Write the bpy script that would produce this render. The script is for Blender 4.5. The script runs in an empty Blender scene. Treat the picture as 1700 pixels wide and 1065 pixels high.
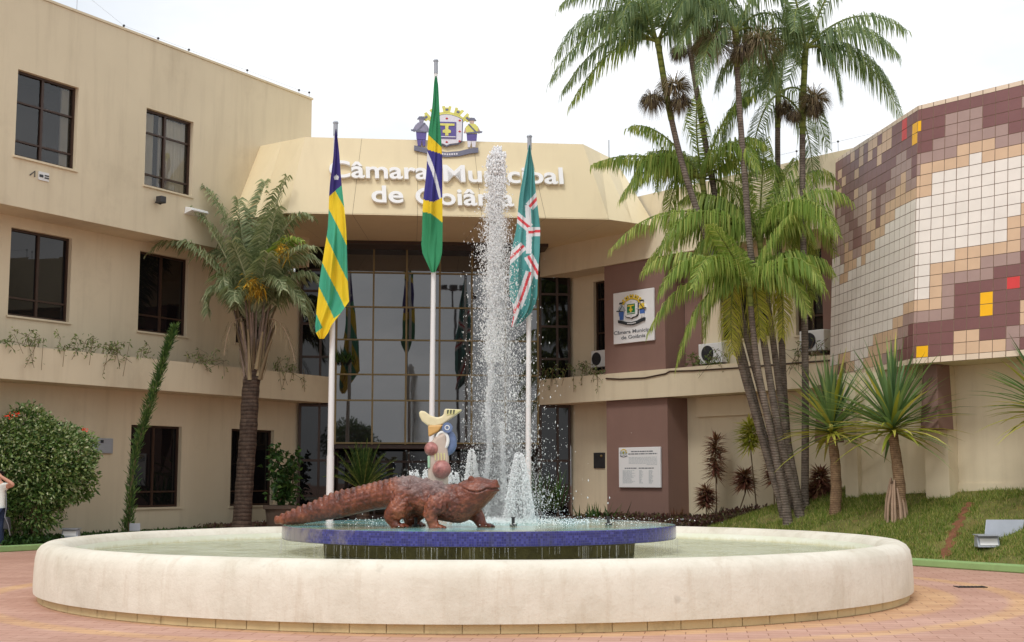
import bpy, bmesh, math, random
import numpy as np
from mathutils import Vector, noise as mnoise
random.seed(7); rng = np.random.default_rng(7)
SC = bpy.context.scene; COL = SC.collection
# ------------------------------------------------------------------ camera
F, HZ, PW, PH = 2250.0, 792.0, 1700.0, 1065.0
PIT = math.atan((HZ-PH/2)/F); CAM = np.array([0, 0, 1.6])
_f = np.array([0, math.cos(PIT), math.sin(PIT)]); _u = np.array([0, -math.sin(PIT), math.cos(PIT)]); _r = np.array([1., 0, 0])
cd = bpy.data.cameras.new('camera'); cam = bpy.data.objects.new('camera', cd); COL.objects.link(cam)
cam.location = CAM; cam.rotation_euler = (math.pi/2+PIT, 0, 0)
cd.sensor_width = 36; cd.lens = F/PW*36; cd.clip_end = 2000; cd.clip_start = .1
SC.camera = cam
def ray(x, y): return _f*F + _r*(x-PW/2) + _u*(PH/2-y)
def AY(x, y, d): v = ray(x, y); return CAM + v*d/v[1]            # the point seen at a photo position, at depth d
def AZ(x, y, z): v = ray(x, y); return CAM + v*(z-1.6)/v[2]
def nrm(v): v = np.asarray(v, float); return v/(np.linalg.norm(v)+1e-12)
class Fr:                                                           # a wall frame: u along the wall, n outwards, z up
    def __init__(s, O, u):
        s.O = np.array([O[0], O[1], 0.]); s.u = nrm([u[0], u[1], 0]); s.n = np.array([s.u[1], -s.u[0], 0]); s.z = np.array([0, 0, 1.])
    def p(s, u, n, z): return s.O + s.u*u + s.n*n + s.z*z
    def px(s, x, y, n=0):
        v = ray(x, y); t = np.dot(s.O+s.n*n-CAM, s.n)/np.dot(v, s.n); P = CAM+v*t
        return float(np.dot(P-s.O, s.u)), float(P[2])
FL = Fr(AZ(50, 884, .3), (.512, .859))
FRr = Fr(AY(1056, 865, 38.3), (.6327, -.7746))
FC = Fr(AY(730, 600, 41.), (.99452, .10453))
# ------------------------------------------------------------------ materials
MATS = {}
def nt(name):
    m = bpy.data.materials.new(name); m.use_nodes = True; t = m.node_tree; t.nodes.clear()
    MATS[name] = m; return m, t, t.nodes, t.links
def N(ns, typ, **k):
    n = ns.new(typ)
    for a, b in k.items():
        if a in n.inputs.keys() if isinstance(a, str) else False: n.inputs[a].default_value = b
        else: setattr(n, a, b)
    return n
def rgba(c): return (c[0], c[1], c[2], 1)
def s2l(r, g, b): return tuple(((v/255)/12.92 if v/255 <= .04045 else ((v/255+.055)/1.055)**2.4) for v in (r, g, b))
def out(t, sh): o = t.nodes.new('ShaderNodeOutputMaterial'); t.links.new(sh, o.inputs[0])
def ramp(ns, lk, fac, stops):
    r = ns.new('ShaderNodeValToRGB'); e = r.color_ramp.elements
    while len(e) < len(stops): e.new(.5)
    for i, (p, c) in enumerate(stops): e[i].position = p; e[i].color = rgba(c)
    lk.new(fac, r.inputs[0]); return r.outputs[0]
def coords(ns, lk, scale=(1, 1, 1)):
    g = ns.new('ShaderNodeTexCoord'); m = ns.new('ShaderNodeMapping'); m.inputs['Scale'].default_value = scale
    lk.new(g.outputs['Object'], m.inputs[0]); return m.outputs[0]
def noise(ns, lk, vec, sc, det=4, rough=.55):
    n = ns.new('ShaderNodeTexNoise'); n.inputs['Scale'].default_value = sc; n.inputs['Detail'].default_value = det
    n.inputs['Roughness'].default_value = rough; lk.new(vec, n.inputs['Vector']); return n.outputs[0]
def mixc(ns, lk, fac, a, b, mode='MIX'):
    m = ns.new('ShaderNodeMix'); m.data_type = 'RGBA'; m.blend_type = mode
    for i, v in ((0, fac), (6, a), (7, b)):
        if isinstance(v, (int, float)): m.inputs[i].default_value = v
        elif isinstance(v, tuple): m.inputs[i].default_value = rgba(v)
        else: lk.new(v, m.inputs[i])
    return m.outputs[2]
def bumpn(ns, lk, h, st, dist=.02, prev=None):
    b = ns.new('ShaderNodeBump'); b.inputs['Strength'].default_value = st; b.inputs['Distance'].default_value = dist
    lk.new(h, b.inputs['Height'])
    if prev: lk.new(prev, b.inputs['Normal'])
    return b.outputs[0]
def princ(ns, lk, col, rough=.8, spec=.3, metal=0, nrml=None, **kw):
    p = ns.new('ShaderNodeBsdfPrincipled')
    if isinstance(col, tuple): p.inputs['Base Color'].default_value = rgba(col)
    else: lk.new(col, p.inputs['Base Color'])
    if isinstance(rough, (int, float)): p.inputs['Roughness'].default_value = rough
    else: lk.new(rough, p.inputs['Roughness'])
    p.inputs['Specular IOR Level'].default_value = spec; p.inputs['Metallic'].default_value = metal
    for k, v in kw.items(): p.inputs[k].default_value = v
    if nrml is not None: lk.new(nrml, p.inputs['Normal'])
    return p
def sc3(c, k): return tuple(min(1, v*k) for v in c)
def pmat(name, col, rough=.8, var=.12, scale=1.2, bump=.15, bscale=60, spec=.3, streak=.0, metal=0, dirt=None, dirtamt=.0):
    m, t, ns, lk = nt(name); v = coords(ns, lk)
    a = noise(ns, lk, v, scale, 5, .6)
    c = ramp(ns, lk, a, [(.25, sc3(col, 1-var)), (.75, sc3(col, 1+var))])
    if streak > 0:
        vs = coords(ns, lk, (1, 1, .09)); b = noise(ns, lk, vs, 3.5, 4, .6)
        f = ramp(ns, lk, b, [(.5, (0, 0, 0)), (.8, (streak,)*3)])
        c = mixc(ns, lk, f, c, sc3(dirt or sc3(col, .55), 1))
    if dirtamt > 0:
        d = noise(ns, lk, v, scale*.55+.3, 6, .7); f = ramp(ns, lk, d, [(.55, (0, 0, 0)), (.75, (dirtamt,)*3)])
        c = mixc(ns, lk, f, c, dirt or sc3(col, .5))
    h = noise(ns, lk, v, bscale, 3, .6)
    out(t, princ(ns, lk, c, rough, spec, metal, bumpn(ns, lk, h, bump) if bump else None).outputs[0]); return m
CREAM = s2l(213, 200, 172)
pmat('wall_paint', CREAM, .85, .05, .5, .12, 45, .2, streak=.22, dirt=s2l(146, 128, 102), dirtamt=.2)
pmat('wall_paint_right', s2l(217, 204, 176), .85, .05, .5, .12, 45, .2, streak=.18, dirt=s2l(146, 128, 102), dirtamt=.2)
pmat('canopy_panel', s2l(227, 211, 174), .5, .04, .6, .03, 20, .35, streak=.08, dirt=s2l(150, 120, 85), dirtamt=.06)
pmat('brown_paint', s2l(136, 108, 98), .8, .07, .7, .1, 45, .2, streak=.12)
pmat('brown_frame', s2l(62, 44, 34), .45, .1, 2, .0, spec=.4)
pmat('gold_frame', s2l(128, 110, 68), .45, .1, 2, .0, spec=.5, metal=.2)
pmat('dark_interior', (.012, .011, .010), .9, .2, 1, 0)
pmat('curtain_cloth', s2l(236, 230, 214), .9, .06, 3, .1)
pmat('roof', (.3, .28, .25), .9)
pmat('white_metal', (.78, .78, .77), .35, .03, 2, 0, spec=.5)
pmat('white_plastic', (.72, .72, .70), .5, .05, 3, 0)
pmat('grey_metal', s2l(165, 170, 178), .45, .08, 4, .03, spec=.5, metal=.2)
pmat('dark_metal', (.03, .03, .032), .5, .2, 5, 0, spec=.5)
pmat('dark_plastic', (.05, .05, .055), .6, .2, 5, 0)
pmat('sign_white', (.82, .82, .82), .4, .02, 1, 0, spec=.4)
pmat('letter_white', (.86, .86, .85), .5, .03, 2, 0)
pmat('ink_grey', s2l(110, 116, 122), .6, 0, 1, 0)
pmat('ink_light', s2l(176, 186, 190), .6, .04, 1, 0)
pmat('ink_dark', s2l(52, 56, 60), .6, 0, 1, 0)
pmat('paint_green', s2l(45, 125, 70), .6, .1, 3, 0)
pmat('paint_blue', s2l(75, 110, 180), .6, .1, 3, 0)
pmat('paint_yellow', s2l(225, 195, 70), .6, .1, 3, 0)
pmat('paint_red', s2l(195, 50, 55), .6, .1, 3, 0)
pmat('relief_lavender', s2l(150, 148, 170), .6, .1, 6, 0)
pmat('relief_violet', s2l(104, 96, 158), .6, .12, 6, 0)
pmat('relief_steel', s2l(120, 122, 140), .6, .12, 6, 0)
pmat('relief_white', s2l(228, 226, 234), .6, .03, 6, 0)
pmat('relief_yellow', s2l(226, 222, 125), .6, .12, 6, 0)
pmat('relief_skin', s2l(205, 180, 165), .6, .1, 6, 0)
for nme, c in dict(maroon=(124, 84, 82), mauve=(166, 140, 132), beige=(212, 180, 148), cream=(234, 226, 216), yellow=(248, 186, 12), red=(210, 62, 62), cap=(222, 202, 178)).items():
    pmat('tile_'+nme, s2l(*c), .38, .07, 2.2, .04, 30, .45, streak=.07, dirt=sc3(s2l(*c), .65))
pmat('grout', s2l(140, 118, 102), .9, .1, 3)
pmat('kerb_paint', s2l(142, 172, 112), .8, .12, 1.5, .2, 40, dirt=s2l(110, 100, 80), dirtamt=.4)
pmat('soil', s2l(126, 84, 60), .95, .3, 5, .6, 30)
pmat('lawn_soil', s2l(112, 110, 60), .95, .35, 2.5, .6, 30, dirt=s2l(132, 104, 66), dirtamt=.8)
pmat('bed_soil', s2l(70, 52, 38), .95, .3, 3, .6, 30)
pmat('plinth_tile', s2l(200, 180, 136), .7, .1, 3, .2, 40, dirt=s2l(90, 75, 50), dirtamt=.45)
pmat('pot_clay', s2l(96, 82, 72), .8, .12, 3, .2, 30)
pmat('skin', s2l(214, 160, 136), .55, .05, 6, 0, spec=.35)
pmat('hair', (.02, .013, .01), .6, .2, 20, .2)
pmat('shirt', s2l(232, 234, 226), .9, .04, 8, .15)
pmat('jeans', s2l(42, 52, 76), .9, .15, 10, .2)
pmat('strap', s2l(120, 120, 125), .7, .1, 5, 0)
pmat('flag_green', s2l(52, 136, 92), .75, .07, 3, .06, 400); pmat('flag_yellow', s2l(228, 198, 44), .75, .06, 3, .06, 400)
pmat('flag_blue', s2l(62, 58, 132), .75, .08, 3, .06, 400); pmat('flag_white', s2l(220, 222, 224), .75, .05, 3, .06, 400)
pmat('flag_sea', s2l(68, 162, 130), .75, .07, 3, .06, 400); pmat('flag_navy', s2l(60, 50, 118), .75, .08, 3, .06, 400)
pmat('flag_teal', s2l(84, 152, 150), .75, .08, 3, .06, 400); pmat('flag_red', s2l(214, 76, 82), .75, .06, 3, .06, 400)
pmat('art_yellow', s2l(226, 212, 172), .45, .14, 7, .05, spec=.5); pmat('art_orange', s2l(210, 164, 98), .45, .12, 5, .05, spec=.5)
pmat('art_blue', s2l(104, 122, 160), .45, .2, 6, .05, spec=.5); pmat('art_white', s2l(232, 230, 226), .4, .03, 5, 0, spec=.5)
pmat('art_grey', s2l(196, 178, 164), .6, .1, 6, .1); pmat('art_pink', s2l(160, 104, 98), .4, .6, 14, .6, 22, spec=.5, dirt=s2l(196, 150, 140), dirtamt=.5)
pmat('art_mint', s2l(165, 200, 170), .5, .1, 5, .05); pmat('art_olive', s2l(212, 206, 146), .45, .1, 5, .05, spec=.5)
pmat('red_petal', s2l(220, 62, 40), .6, .15, 5, 0)
def glassmat(name, base, spec=.5, ior=1.5, rough=.015, clear=0.):
    m, t, ns, lk = nt(name); v = coords(ns, lk); h = noise(ns, lk, v, .8, 2)
    p = princ(ns, lk, base, rough, spec, 0, bumpn(ns, lk, h, .02, .05)); p.inputs['IOR'].default_value = ior
    if clear:
        tr = ns.new('ShaderNodeBsdfTransparent'); tr.inputs[0].default_value = (.92, .93, .92, 1)
        g = ns.new('ShaderNodeBsdfGlossy'); g.inputs['Roughness'].default_value = .01
        fr = ns.new('ShaderNodeFresnel'); fr.inputs[0].default_value = ior
        mx = ns.new('ShaderNodeMixShader'); lk.new(fr.outputs[0], mx.inputs[0]); lk.new(tr.outputs[0], mx.inputs[1]); lk.new(g.outputs[0], mx.inputs[2])
        out(t, mx.outputs[0])
    else: out(t, p.outputs[0])
glassmat('dark_glass', (.006, .006, .007), .5, 1.45)
glassmat('tinted_glass', (.018, .017, .018), .5, 2.05)
glassmat('clear_glass', (.1, .1, .1), .5, 1.75, clear=1)
def leafmat(name, stops, trans=.3, rough=.5):
    m, t, ns, lk = nt(name)
    g = ns.new('ShaderNodeNewGeometry'); c = ramp(ns, lk, g.outputs['Random Per Island'], stops)
    p = princ(ns, lk, c, rough, .35); tr = ns.new('ShaderNodeBsdfTranslucent')
    c2 = mixc(ns, lk, .35, c, (.25, .3, .03)); lk.new(c2, tr.inputs[0])
    mx = ns.new('ShaderNodeMixShader'); mx.inputs[0].default_value = trans
    lk.new(p.outputs[0], mx.inputs[1]); lk.new(tr.outputs[0], mx.inputs[2]); out(t, mx.outputs[0])
leafmat('leaf_acai', [(0, s2l(84, 112, 74)), (.6, s2l(130, 152, 108)), (1, s2l(172, 188, 128))], .52)
leafmat('leaf_acai_bright', [(0, s2l(112, 146, 64)), (.55, s2l(154, 178, 84)), (1, s2l(208, 212, 120))], .5)
leafmat('leaf_acai_yellow', [(0, s2l(142, 156, 56)), (.55, s2l(190, 192, 72)), (1, s2l(222, 212, 108))], .42)
leafmat('leaf_grey', [(0, s2l(108, 124, 88)), (.6, s2l(148, 160, 118)), (1, s2l(190, 194, 152))], .4)
leafmat('leaf_dry', [(0, s2l(92, 78, 60)), (.6, s2l(138, 120, 92)), (1, s2l(176, 160, 126))], .2, .8)
leafmat('flower_yellow', [(0, s2l(190, 140, 40)), (.6, s2l(226, 176, 52)), (1, s2l(214, 206, 110))], .2, .8)
leafmat('leaf_bush', [(0, s2l(46, 78, 34)), (.5, s2l(84, 118, 52)), (1, s2l(146, 162, 96))], .25)
leafmat('leaf_bush_pale', [(0, s2l(112, 140, 84)), (.6, s2l(160, 176, 124)), (1, s2l(204, 208, 170))], .25)
leafmat('leaf_dark', [(0, s2l(30, 58, 26)), (.6, s2l(52, 86, 36)), (1, s2l(84, 116, 52))], .2)
leafmat('leaf_cypress', [(0, s2l(40, 70, 36)), (.6, s2l(70, 104, 50)), (1, s2l(120, 146, 78))], .25)
leafmat('leaf_pandanus', [(0, s2l(78, 112, 72)), (.55, s2l(118, 150, 96)), (1, s2l(162, 182, 112))], .3)
leafmat('leaf_pandanus_yellow', [(0, s2l(140, 150, 52)), (.6, s2l(190, 186, 72)), (1, s2l(214, 204, 120))], .25)
leafmat('leaf_red', [(0, s2l(104, 62, 54)), (.6, s2l(146, 96, 80)), (1, s2l(170, 140, 100))], .25)
leafmat('leaf_cover_red', [(0, s2l(60, 34, 36)), (.6, s2l(92, 54, 50)), (1, s2l(96, 98, 60))], .15)
leafmat('leaf_trail', [(0, s2l(74, 96, 48)), (.6, s2l(112, 130, 72)), (1, s2l(150, 156, 98))], .25)
leafmat('grass_blade', [(0, s2l(88, 112, 44)), (.5, s2l(126, 152, 62)), (.8, s2l(180, 184, 100)), (1, s2l(206, 186, 126))], .45)
leafmat('fruit_strand', [(0, s2l(58, 46, 40)), (.6, s2l(104, 88, 70)), (1, s2l(150, 136, 96))], .1, .8)
def trunkmat(name, c1, c2, ringscale=5.5):
    m, t, ns, lk = nt(name); v = coords(ns, lk)
    w = ns.new('ShaderNodeTexWave'); w.wave_type = 'BANDS'; w.bands_direction = 'Z'; w.inputs['Scale'].default_value = ringscale
    w.inputs['Distortion'].default_value = 2.5; w.inputs['Detail'].default_value = 3; lk.new(v, w.inputs[0])
    a = noise(ns, lk, v, 6, 5, .7); c = ramp(ns, lk, a, [(.3, c1), (.72, c2)])
    f = ramp(ns, lk, w.outputs[1], [(.08, (.55,)*3), (.3, (0, 0, 0))]); c = mixc(ns, lk, f, c, sc3(c1, .5))
    h = noise(ns, lk, v, 40, 4); n1 = bumpn(ns, lk, h, .5, .02); n1 = bumpn(ns, lk, w.outputs[1], .4, .02, n1)
    out(t, princ(ns, lk, c, .85, .2, 0, n1).outputs[0])
trunkmat('trunk_acai', s2l(82, 73, 66), s2l(146, 134, 122)); trunkmat('trunk_green', s2l(92, 108, 52), s2l(150, 156, 84), 2)
pmat('leaf_base_stalk', s2l(150, 152, 118), .8, .12, 6, .1)
trunkmat('trunk_brown', s2l(50, 40, 35), s2l(98, 82, 70), 3.1); trunkmat('trunk_pandanus', s2l(104, 80, 62), s2l(168, 140, 108), 8)
pmat('root_wood', s2l(168, 142, 120), .9, .2, 6, .3, 30); pmat('stem_wood', s2l(112, 96, 74), .9, .2, 8, .2)
pmat('sheath_fibre', s2l(126, 110, 98), .9, .3, 9, .4, 30)
# paving
def paving():
    m, t, ns, lk = nt('paving'); v = coords(ns, lk)
    mp = ns.new('ShaderNodeMapping'); mp.inputs['Rotation'].default_value = (0, 0, math.radians(8)); lk.new(v, mp.inputs[0])
    b = ns.new('ShaderNodeTexBrick'); b.inputs['Scale'].default_value = 1; b.inputs['Brick Width'].default_value = .42; b.inputs['Row Height'].default_value = .21
    b.inputs['Mortar Size'].default_value = .006; b.inputs['Mortar Smooth'].default_value = .3; b.inputs['Bias'].default_value = -.1
    b.inputs['Color1'].default_value = (0, 0, 0, 1); b.inputs['Color2'].default_value = (1, 1, 1, 1); b.inputs['Mortar'].default_value = (.5, .5, .5, 1)
    lk.new(mp.outputs[0], b.inputs[0])
    pink = ramp(ns, lk, b.outputs[0], [(0, s2l(194, 152, 134)), (1, s2l(206, 166, 148))])
    oran = ramp(ns, lk, b.outputs[0], [(0, s2l(208, 164, 122)), (1, s2l(222, 182, 138))])
    s = ns.new('ShaderNodeSeparateXYZ'); lk.new(v, s.inputs[0])
    def mth(op, a, bb=None):
        q = ns.new('ShaderNodeMath'); q.operation = op
        for i, x in enumerate((a, bb)):
            if x is None: continue
            if isinstance(x, (int, float)): q.inputs[i].default_value = x
            else: lk.new(x, q.inputs[i])
        return q.outputs[0]
    dx = mth('DIVIDE', mth('ADD', s.outputs[0], .18), 6.05); dy = mth('DIVIDE', mth('SUBTRACT', s.outputs[1], 19.74), 5.63)
    r = mth('SQRT', mth('ADD', mth('MULTIPLY', dx, dx), mth('MULTIPLY', dy, dy)))
    band = ramp(ns, lk, mth('DIVIDE', r, 3.0), [(0, (1, 1, 1)), (.345, (1, 1, 1)), (.349, (0, 0, 0)), (.381, (0, 0, 0)), (.384, (1, 1, 1)), (.398, (1, 1, 1)), (.401, (0, 0, 0)), (.56, (0, 0, 0))])
    c = mixc(ns, lk, band, pink, oran)
    big = noise(ns, lk, v, .6, 6, .65); c = mixc(ns, lk, ramp(ns, lk, big, [(.35, (.45,)*3), (.7, (0, 0, 0))]), c, s2l(150, 106, 90))
    fine = noise(ns, lk, v, 14, 4, .7); c = mixc(ns, lk, ramp(ns, lk, fine, [(.5, (0, 0, 0)), (.75, (.22,)*3)]), c, s2l(225, 190, 165))
    c = mixc(ns, lk, b.outputs[1], c, s2l(146, 104, 84))
    h = noise(ns, lk, v, 90, 3); n1 = bumpn(ns, lk, h, .2, .01); iv = mth('SUBTRACT', 1, b.outputs[1]); n1 = bumpn(ns, lk, iv, .4, .01, n1)
    out(t, princ(ns, lk, c, .75, .3, 0, n1).outputs[0])
paving()
def stucco():
    m, t, ns, lk = nt('basin_stucco'); v = coords(ns, lk)
    a = noise(ns, lk, v, 1.1, 7, .68); c = ramp(ns, lk, a, [(.3, s2l(206, 198, 180)), (.55, s2l(224, 217, 201)), (.8, s2l(235, 229, 214))])
    vs = coords(ns, lk, (1, 1, .12)); st = noise(ns, lk, vs, 6, 6, .7)
    c = mixc(ns, lk, ramp(ns, lk, st, [(.52, (0, 0, 0)), (.75, (.34,)*3)]), c, s2l(178, 154, 124))
    sp = noise(ns, lk, v, 2.6, 3, .5); c = mixc(ns, lk, ramp(ns, lk, sp, [(.7, (0, 0, 0)), (.78, (.35,)*3)]), c, s2l(120, 108, 92))
    hs = noise(ns, lk, v, 26, 6, .75); c = mixc(ns, lk, ramp(ns, lk, hs, [(.6, (0, 0, 0)), (.8, (.25,)*3)]), c, s2l(160, 140, 116))
    h = noise(ns, lk, v, 30, 6, .7); n1 = bumpn(ns, lk, h, .35, .02); h2 = noise(ns, lk, v, 3, 4); n1 = bumpn(ns, lk, h2, .25, .08, n1)
    out(t, princ(ns, lk, c, .8, .25, 0, n1).outputs[0])
stucco()
def basin_in():
    m, t, ns, lk = nt('basin_inside'); v = coords(ns, lk); s = ns.new('ShaderNodeSeparateXYZ'); lk.new(v, s.inputs[0])
    a = noise(ns, lk, v, 1.4, 6, .7); c = ramp(ns, lk, a, [(.3, s2l(236, 236, 214)), (.75, s2l(248, 247, 236))])
    w = noise(ns, lk, coords(ns, lk, (1, 1, .3)), 7, 6, .75)
    mx = ns.new('ShaderNodeMath'); mx.operation = 'MULTIPLY_ADD'; lk.new(w, mx.inputs[0]); mx.inputs[1].default_value = .14; lk.new(s.outputs[2], mx.inputs[2])
    f = ramp(ns, lk, mx.outputs[0], [(.6, (.75,)*3), (.66, (0, 0, 0))]); c = mixc(ns, lk, f, c, s2l(206, 198, 156))
    out(t, princ(ns, lk, c, .7, .3).outputs[0])
basin_in()
def water():
    m, t, ns, lk = nt('water'); v = coords(ns, lk)
    h = noise(ns, lk, v, 5, 4, .6); h2 = noise(ns, lk, v, 18, 3); n1 = bumpn(ns, lk, h, .8, .09); n1 = bumpn(ns, lk, h2, .6, .03, n1)
    tr = ns.new('ShaderNodeBsdfTransparent'); tr.inputs[0].default_value = (.97, .985, .94, 1)
    g = ns.new('ShaderNodeBsdfGlossy'); g.inputs['Roughness'].default_value = .04; lk.new(n1, g.inputs['Normal'])
    fr = ns.new('ShaderNodeFresnel'); fr.inputs[0].default_value = 1.33; lk.new(n1, fr.inputs['Normal'])
    mx = ns.new('ShaderNodeMixShader'); df = ns.new('ShaderNodeBsdfDiffuse'); df.inputs[0].default_value = (.72, .76, .62, 1); md = ns.new('ShaderNodeMixShader')
    lk.new(ramp(ns, lk, noise(ns, lk, v, 2.2, 5, .65), [(.35, (.30,)*3), (.7, (.62,)*3)]), md.inputs[0]); lk.new(tr.outputs[0], md.inputs[1]); lk.new(df.outputs[0], md.inputs[2])
    fm = ns.new('ShaderNodeMath'); fm.operation = 'MULTIPLY'; fm.inputs[1].default_value = .8; lk.new(fr.outputs[0], fm.inputs[0])
    lk.new(fm.outputs[0], mx.inputs[0]); lk.new(md.outputs[0], mx.inputs[1]); lk.new(g.outputs[0], mx.inputs[2]); out(t, mx.outputs[0])
water()
def foam(name, op):
    m, t, ns, lk = nt(name)
    p = princ(ns, lk, (.985, .985, .985), .35, .4); tl = ns.new('ShaderNodeBsdfTranslucent'); tl.inputs[0].default_value = (.985, .99, .99, 1)
    mx = ns.new('ShaderNodeMixShader'); mx.inputs[0].default_value = .5; lk.new(p.outputs[0], mx.inputs[1]); lk.new(tl.outputs[0], mx.inputs[2])
    tr = ns.new('ShaderNodeBsdfTransparent'); m2 = ns.new('ShaderNodeMixShader'); m2.inputs[0].default_value = op
    lk.new(tr.outputs[0], m2.inputs[1]); lk.new(mx.outputs[0], m2.inputs[2]); out(t, m2.outputs[0])
foam('foam', 1.0); foam('spray', .8); foam('drip', .22)
def mosaic():
    m, t, ns, lk = nt('blue_mosaic'); v = coords(ns, lk); s = ns.new('ShaderNodeSeparateXYZ'); lk.new(v, s.inputs[0])
    at = ns.new('ShaderNodeMath'); at.operation = 'ARCTAN2'; lk.new(s.outputs[1], at.inputs[0]); lk.new(s.outputs[0], at.inputs[1])
    mu = ns.new('ShaderNodeMath'); mu.operation = 'MULTIPLY'; mu.inputs[1].default_value = 2.82; lk.new(at.outputs[0], mu.inputs[0])
    cb = ns.new('ShaderNodeCombineXYZ'); lk.new(mu.outputs[0], cb.inputs[0]); lk.new(s.outputs[2], cb.inputs[1])
    b = ns.new('ShaderNodeTexBrick'); b.offset = 0; b.inputs['Scale'].default_value = 1; b.inputs['Brick Width'].default_value = .031; b.inputs['Row Height'].default_value = .031
    b.inputs['Mortar Size'].default_value = .0022; b.inputs['Color1'].default_value = (0, 0, 0, 1); b.inputs['Color2'].default_value = (1, 1, 1, 1); b.inputs['Mortar'].default_value = (.5, .5, .5, 1)
    lk.new(cb.outputs[0], b.inputs[0])
    c = ramp(ns, lk, b.outputs[0], [(0, s2l(38, 38, 98)), (.6, s2l(50, 50, 124)), (1, s2l(70, 72, 148))])
    c = mixc(ns, lk, b.outputs[1], c, s2l(70, 70, 116))
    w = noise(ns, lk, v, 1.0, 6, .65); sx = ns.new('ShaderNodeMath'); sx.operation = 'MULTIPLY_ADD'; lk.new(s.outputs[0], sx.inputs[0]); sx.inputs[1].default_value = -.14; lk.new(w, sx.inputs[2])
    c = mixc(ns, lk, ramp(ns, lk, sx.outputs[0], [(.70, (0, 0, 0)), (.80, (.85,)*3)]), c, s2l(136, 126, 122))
    st = noise(ns, lk, coords(ns, lk, (1, 1, .1)), 9, 5, .7); c = mixc(ns, lk, ramp(ns, lk, st, [(.5, (0, 0, 0)), (.7, (.55,)*3)]), c, s2l(62, 62, 78))
    out(t, princ(ns, lk, c, .18, .5).outputs[0])
mosaic()
def daistop():
    m, t, ns, lk = nt('dais_top'); v = coords(ns, lk); a = noise(ns, lk, v, .9, 6, .6)
    c = ramp(ns, lk, a, [(.3, s2l(120, 178, 192)), (.46, s2l(140, 196, 196)), (.54, s2l(150, 178, 150)), (.68, s2l(176, 160, 132))])
    h = noise(ns, lk, v, 9, 4); n1 = bumpn(ns, lk, h, .3, .03)
    out(t, princ(ns, lk, c, .08, .5, 0, n1).outputs[0])
daistop()
pmat('moss', s2l(118, 112, 72), .6, .4, 3, .4, 25, streak=.6, dirt=s2l(78, 74, 44), dirtamt=.5)
def crocmat():
    m, t, ns, lk = nt('croc_terracotta'); v = coords(ns, lk); g = ns.new('ShaderNodeNewGeometry')
    a = noise(ns, lk, v, 5, 6, .65); c = ramp(ns, lk, a, [(.28, s2l(52, 26, 20)), (.5, s2l(112, 56, 38)), (.76, s2l(164, 96, 66))])
    vo = ns.new('ShaderNodeTexVoronoi'); vo.inputs['Scale'].default_value = 26; vo.feature = 'F1'; lk.new(v, vo.inputs['Vector'])
    s = ns.new('ShaderNodeSeparateXYZ'); lk.new(v, s.inputs[0])
    at = ns.new('ShaderNodeAttribute'); at.attribute_name = 'worn'
    c = mixc(ns, lk, at.outputs['Fac'], c, ramp(ns, lk, a, [(.3, s2l(92, 68, 64)), (.7, s2l(150, 126, 120))]))
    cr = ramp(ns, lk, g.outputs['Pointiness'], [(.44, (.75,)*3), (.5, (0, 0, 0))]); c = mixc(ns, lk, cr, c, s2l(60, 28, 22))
    n1 = bumpn(ns, lk, vo.outputs['Distance'], .4, .02)
    h = noise(ns, lk, v, 38, 4, .7); n1 = bumpn(ns, lk, h, .4, .012, n1)
    out(t, princ(ns, lk, c, .3, .5, 0, n1).outputs[0])
crocmat()
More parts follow.
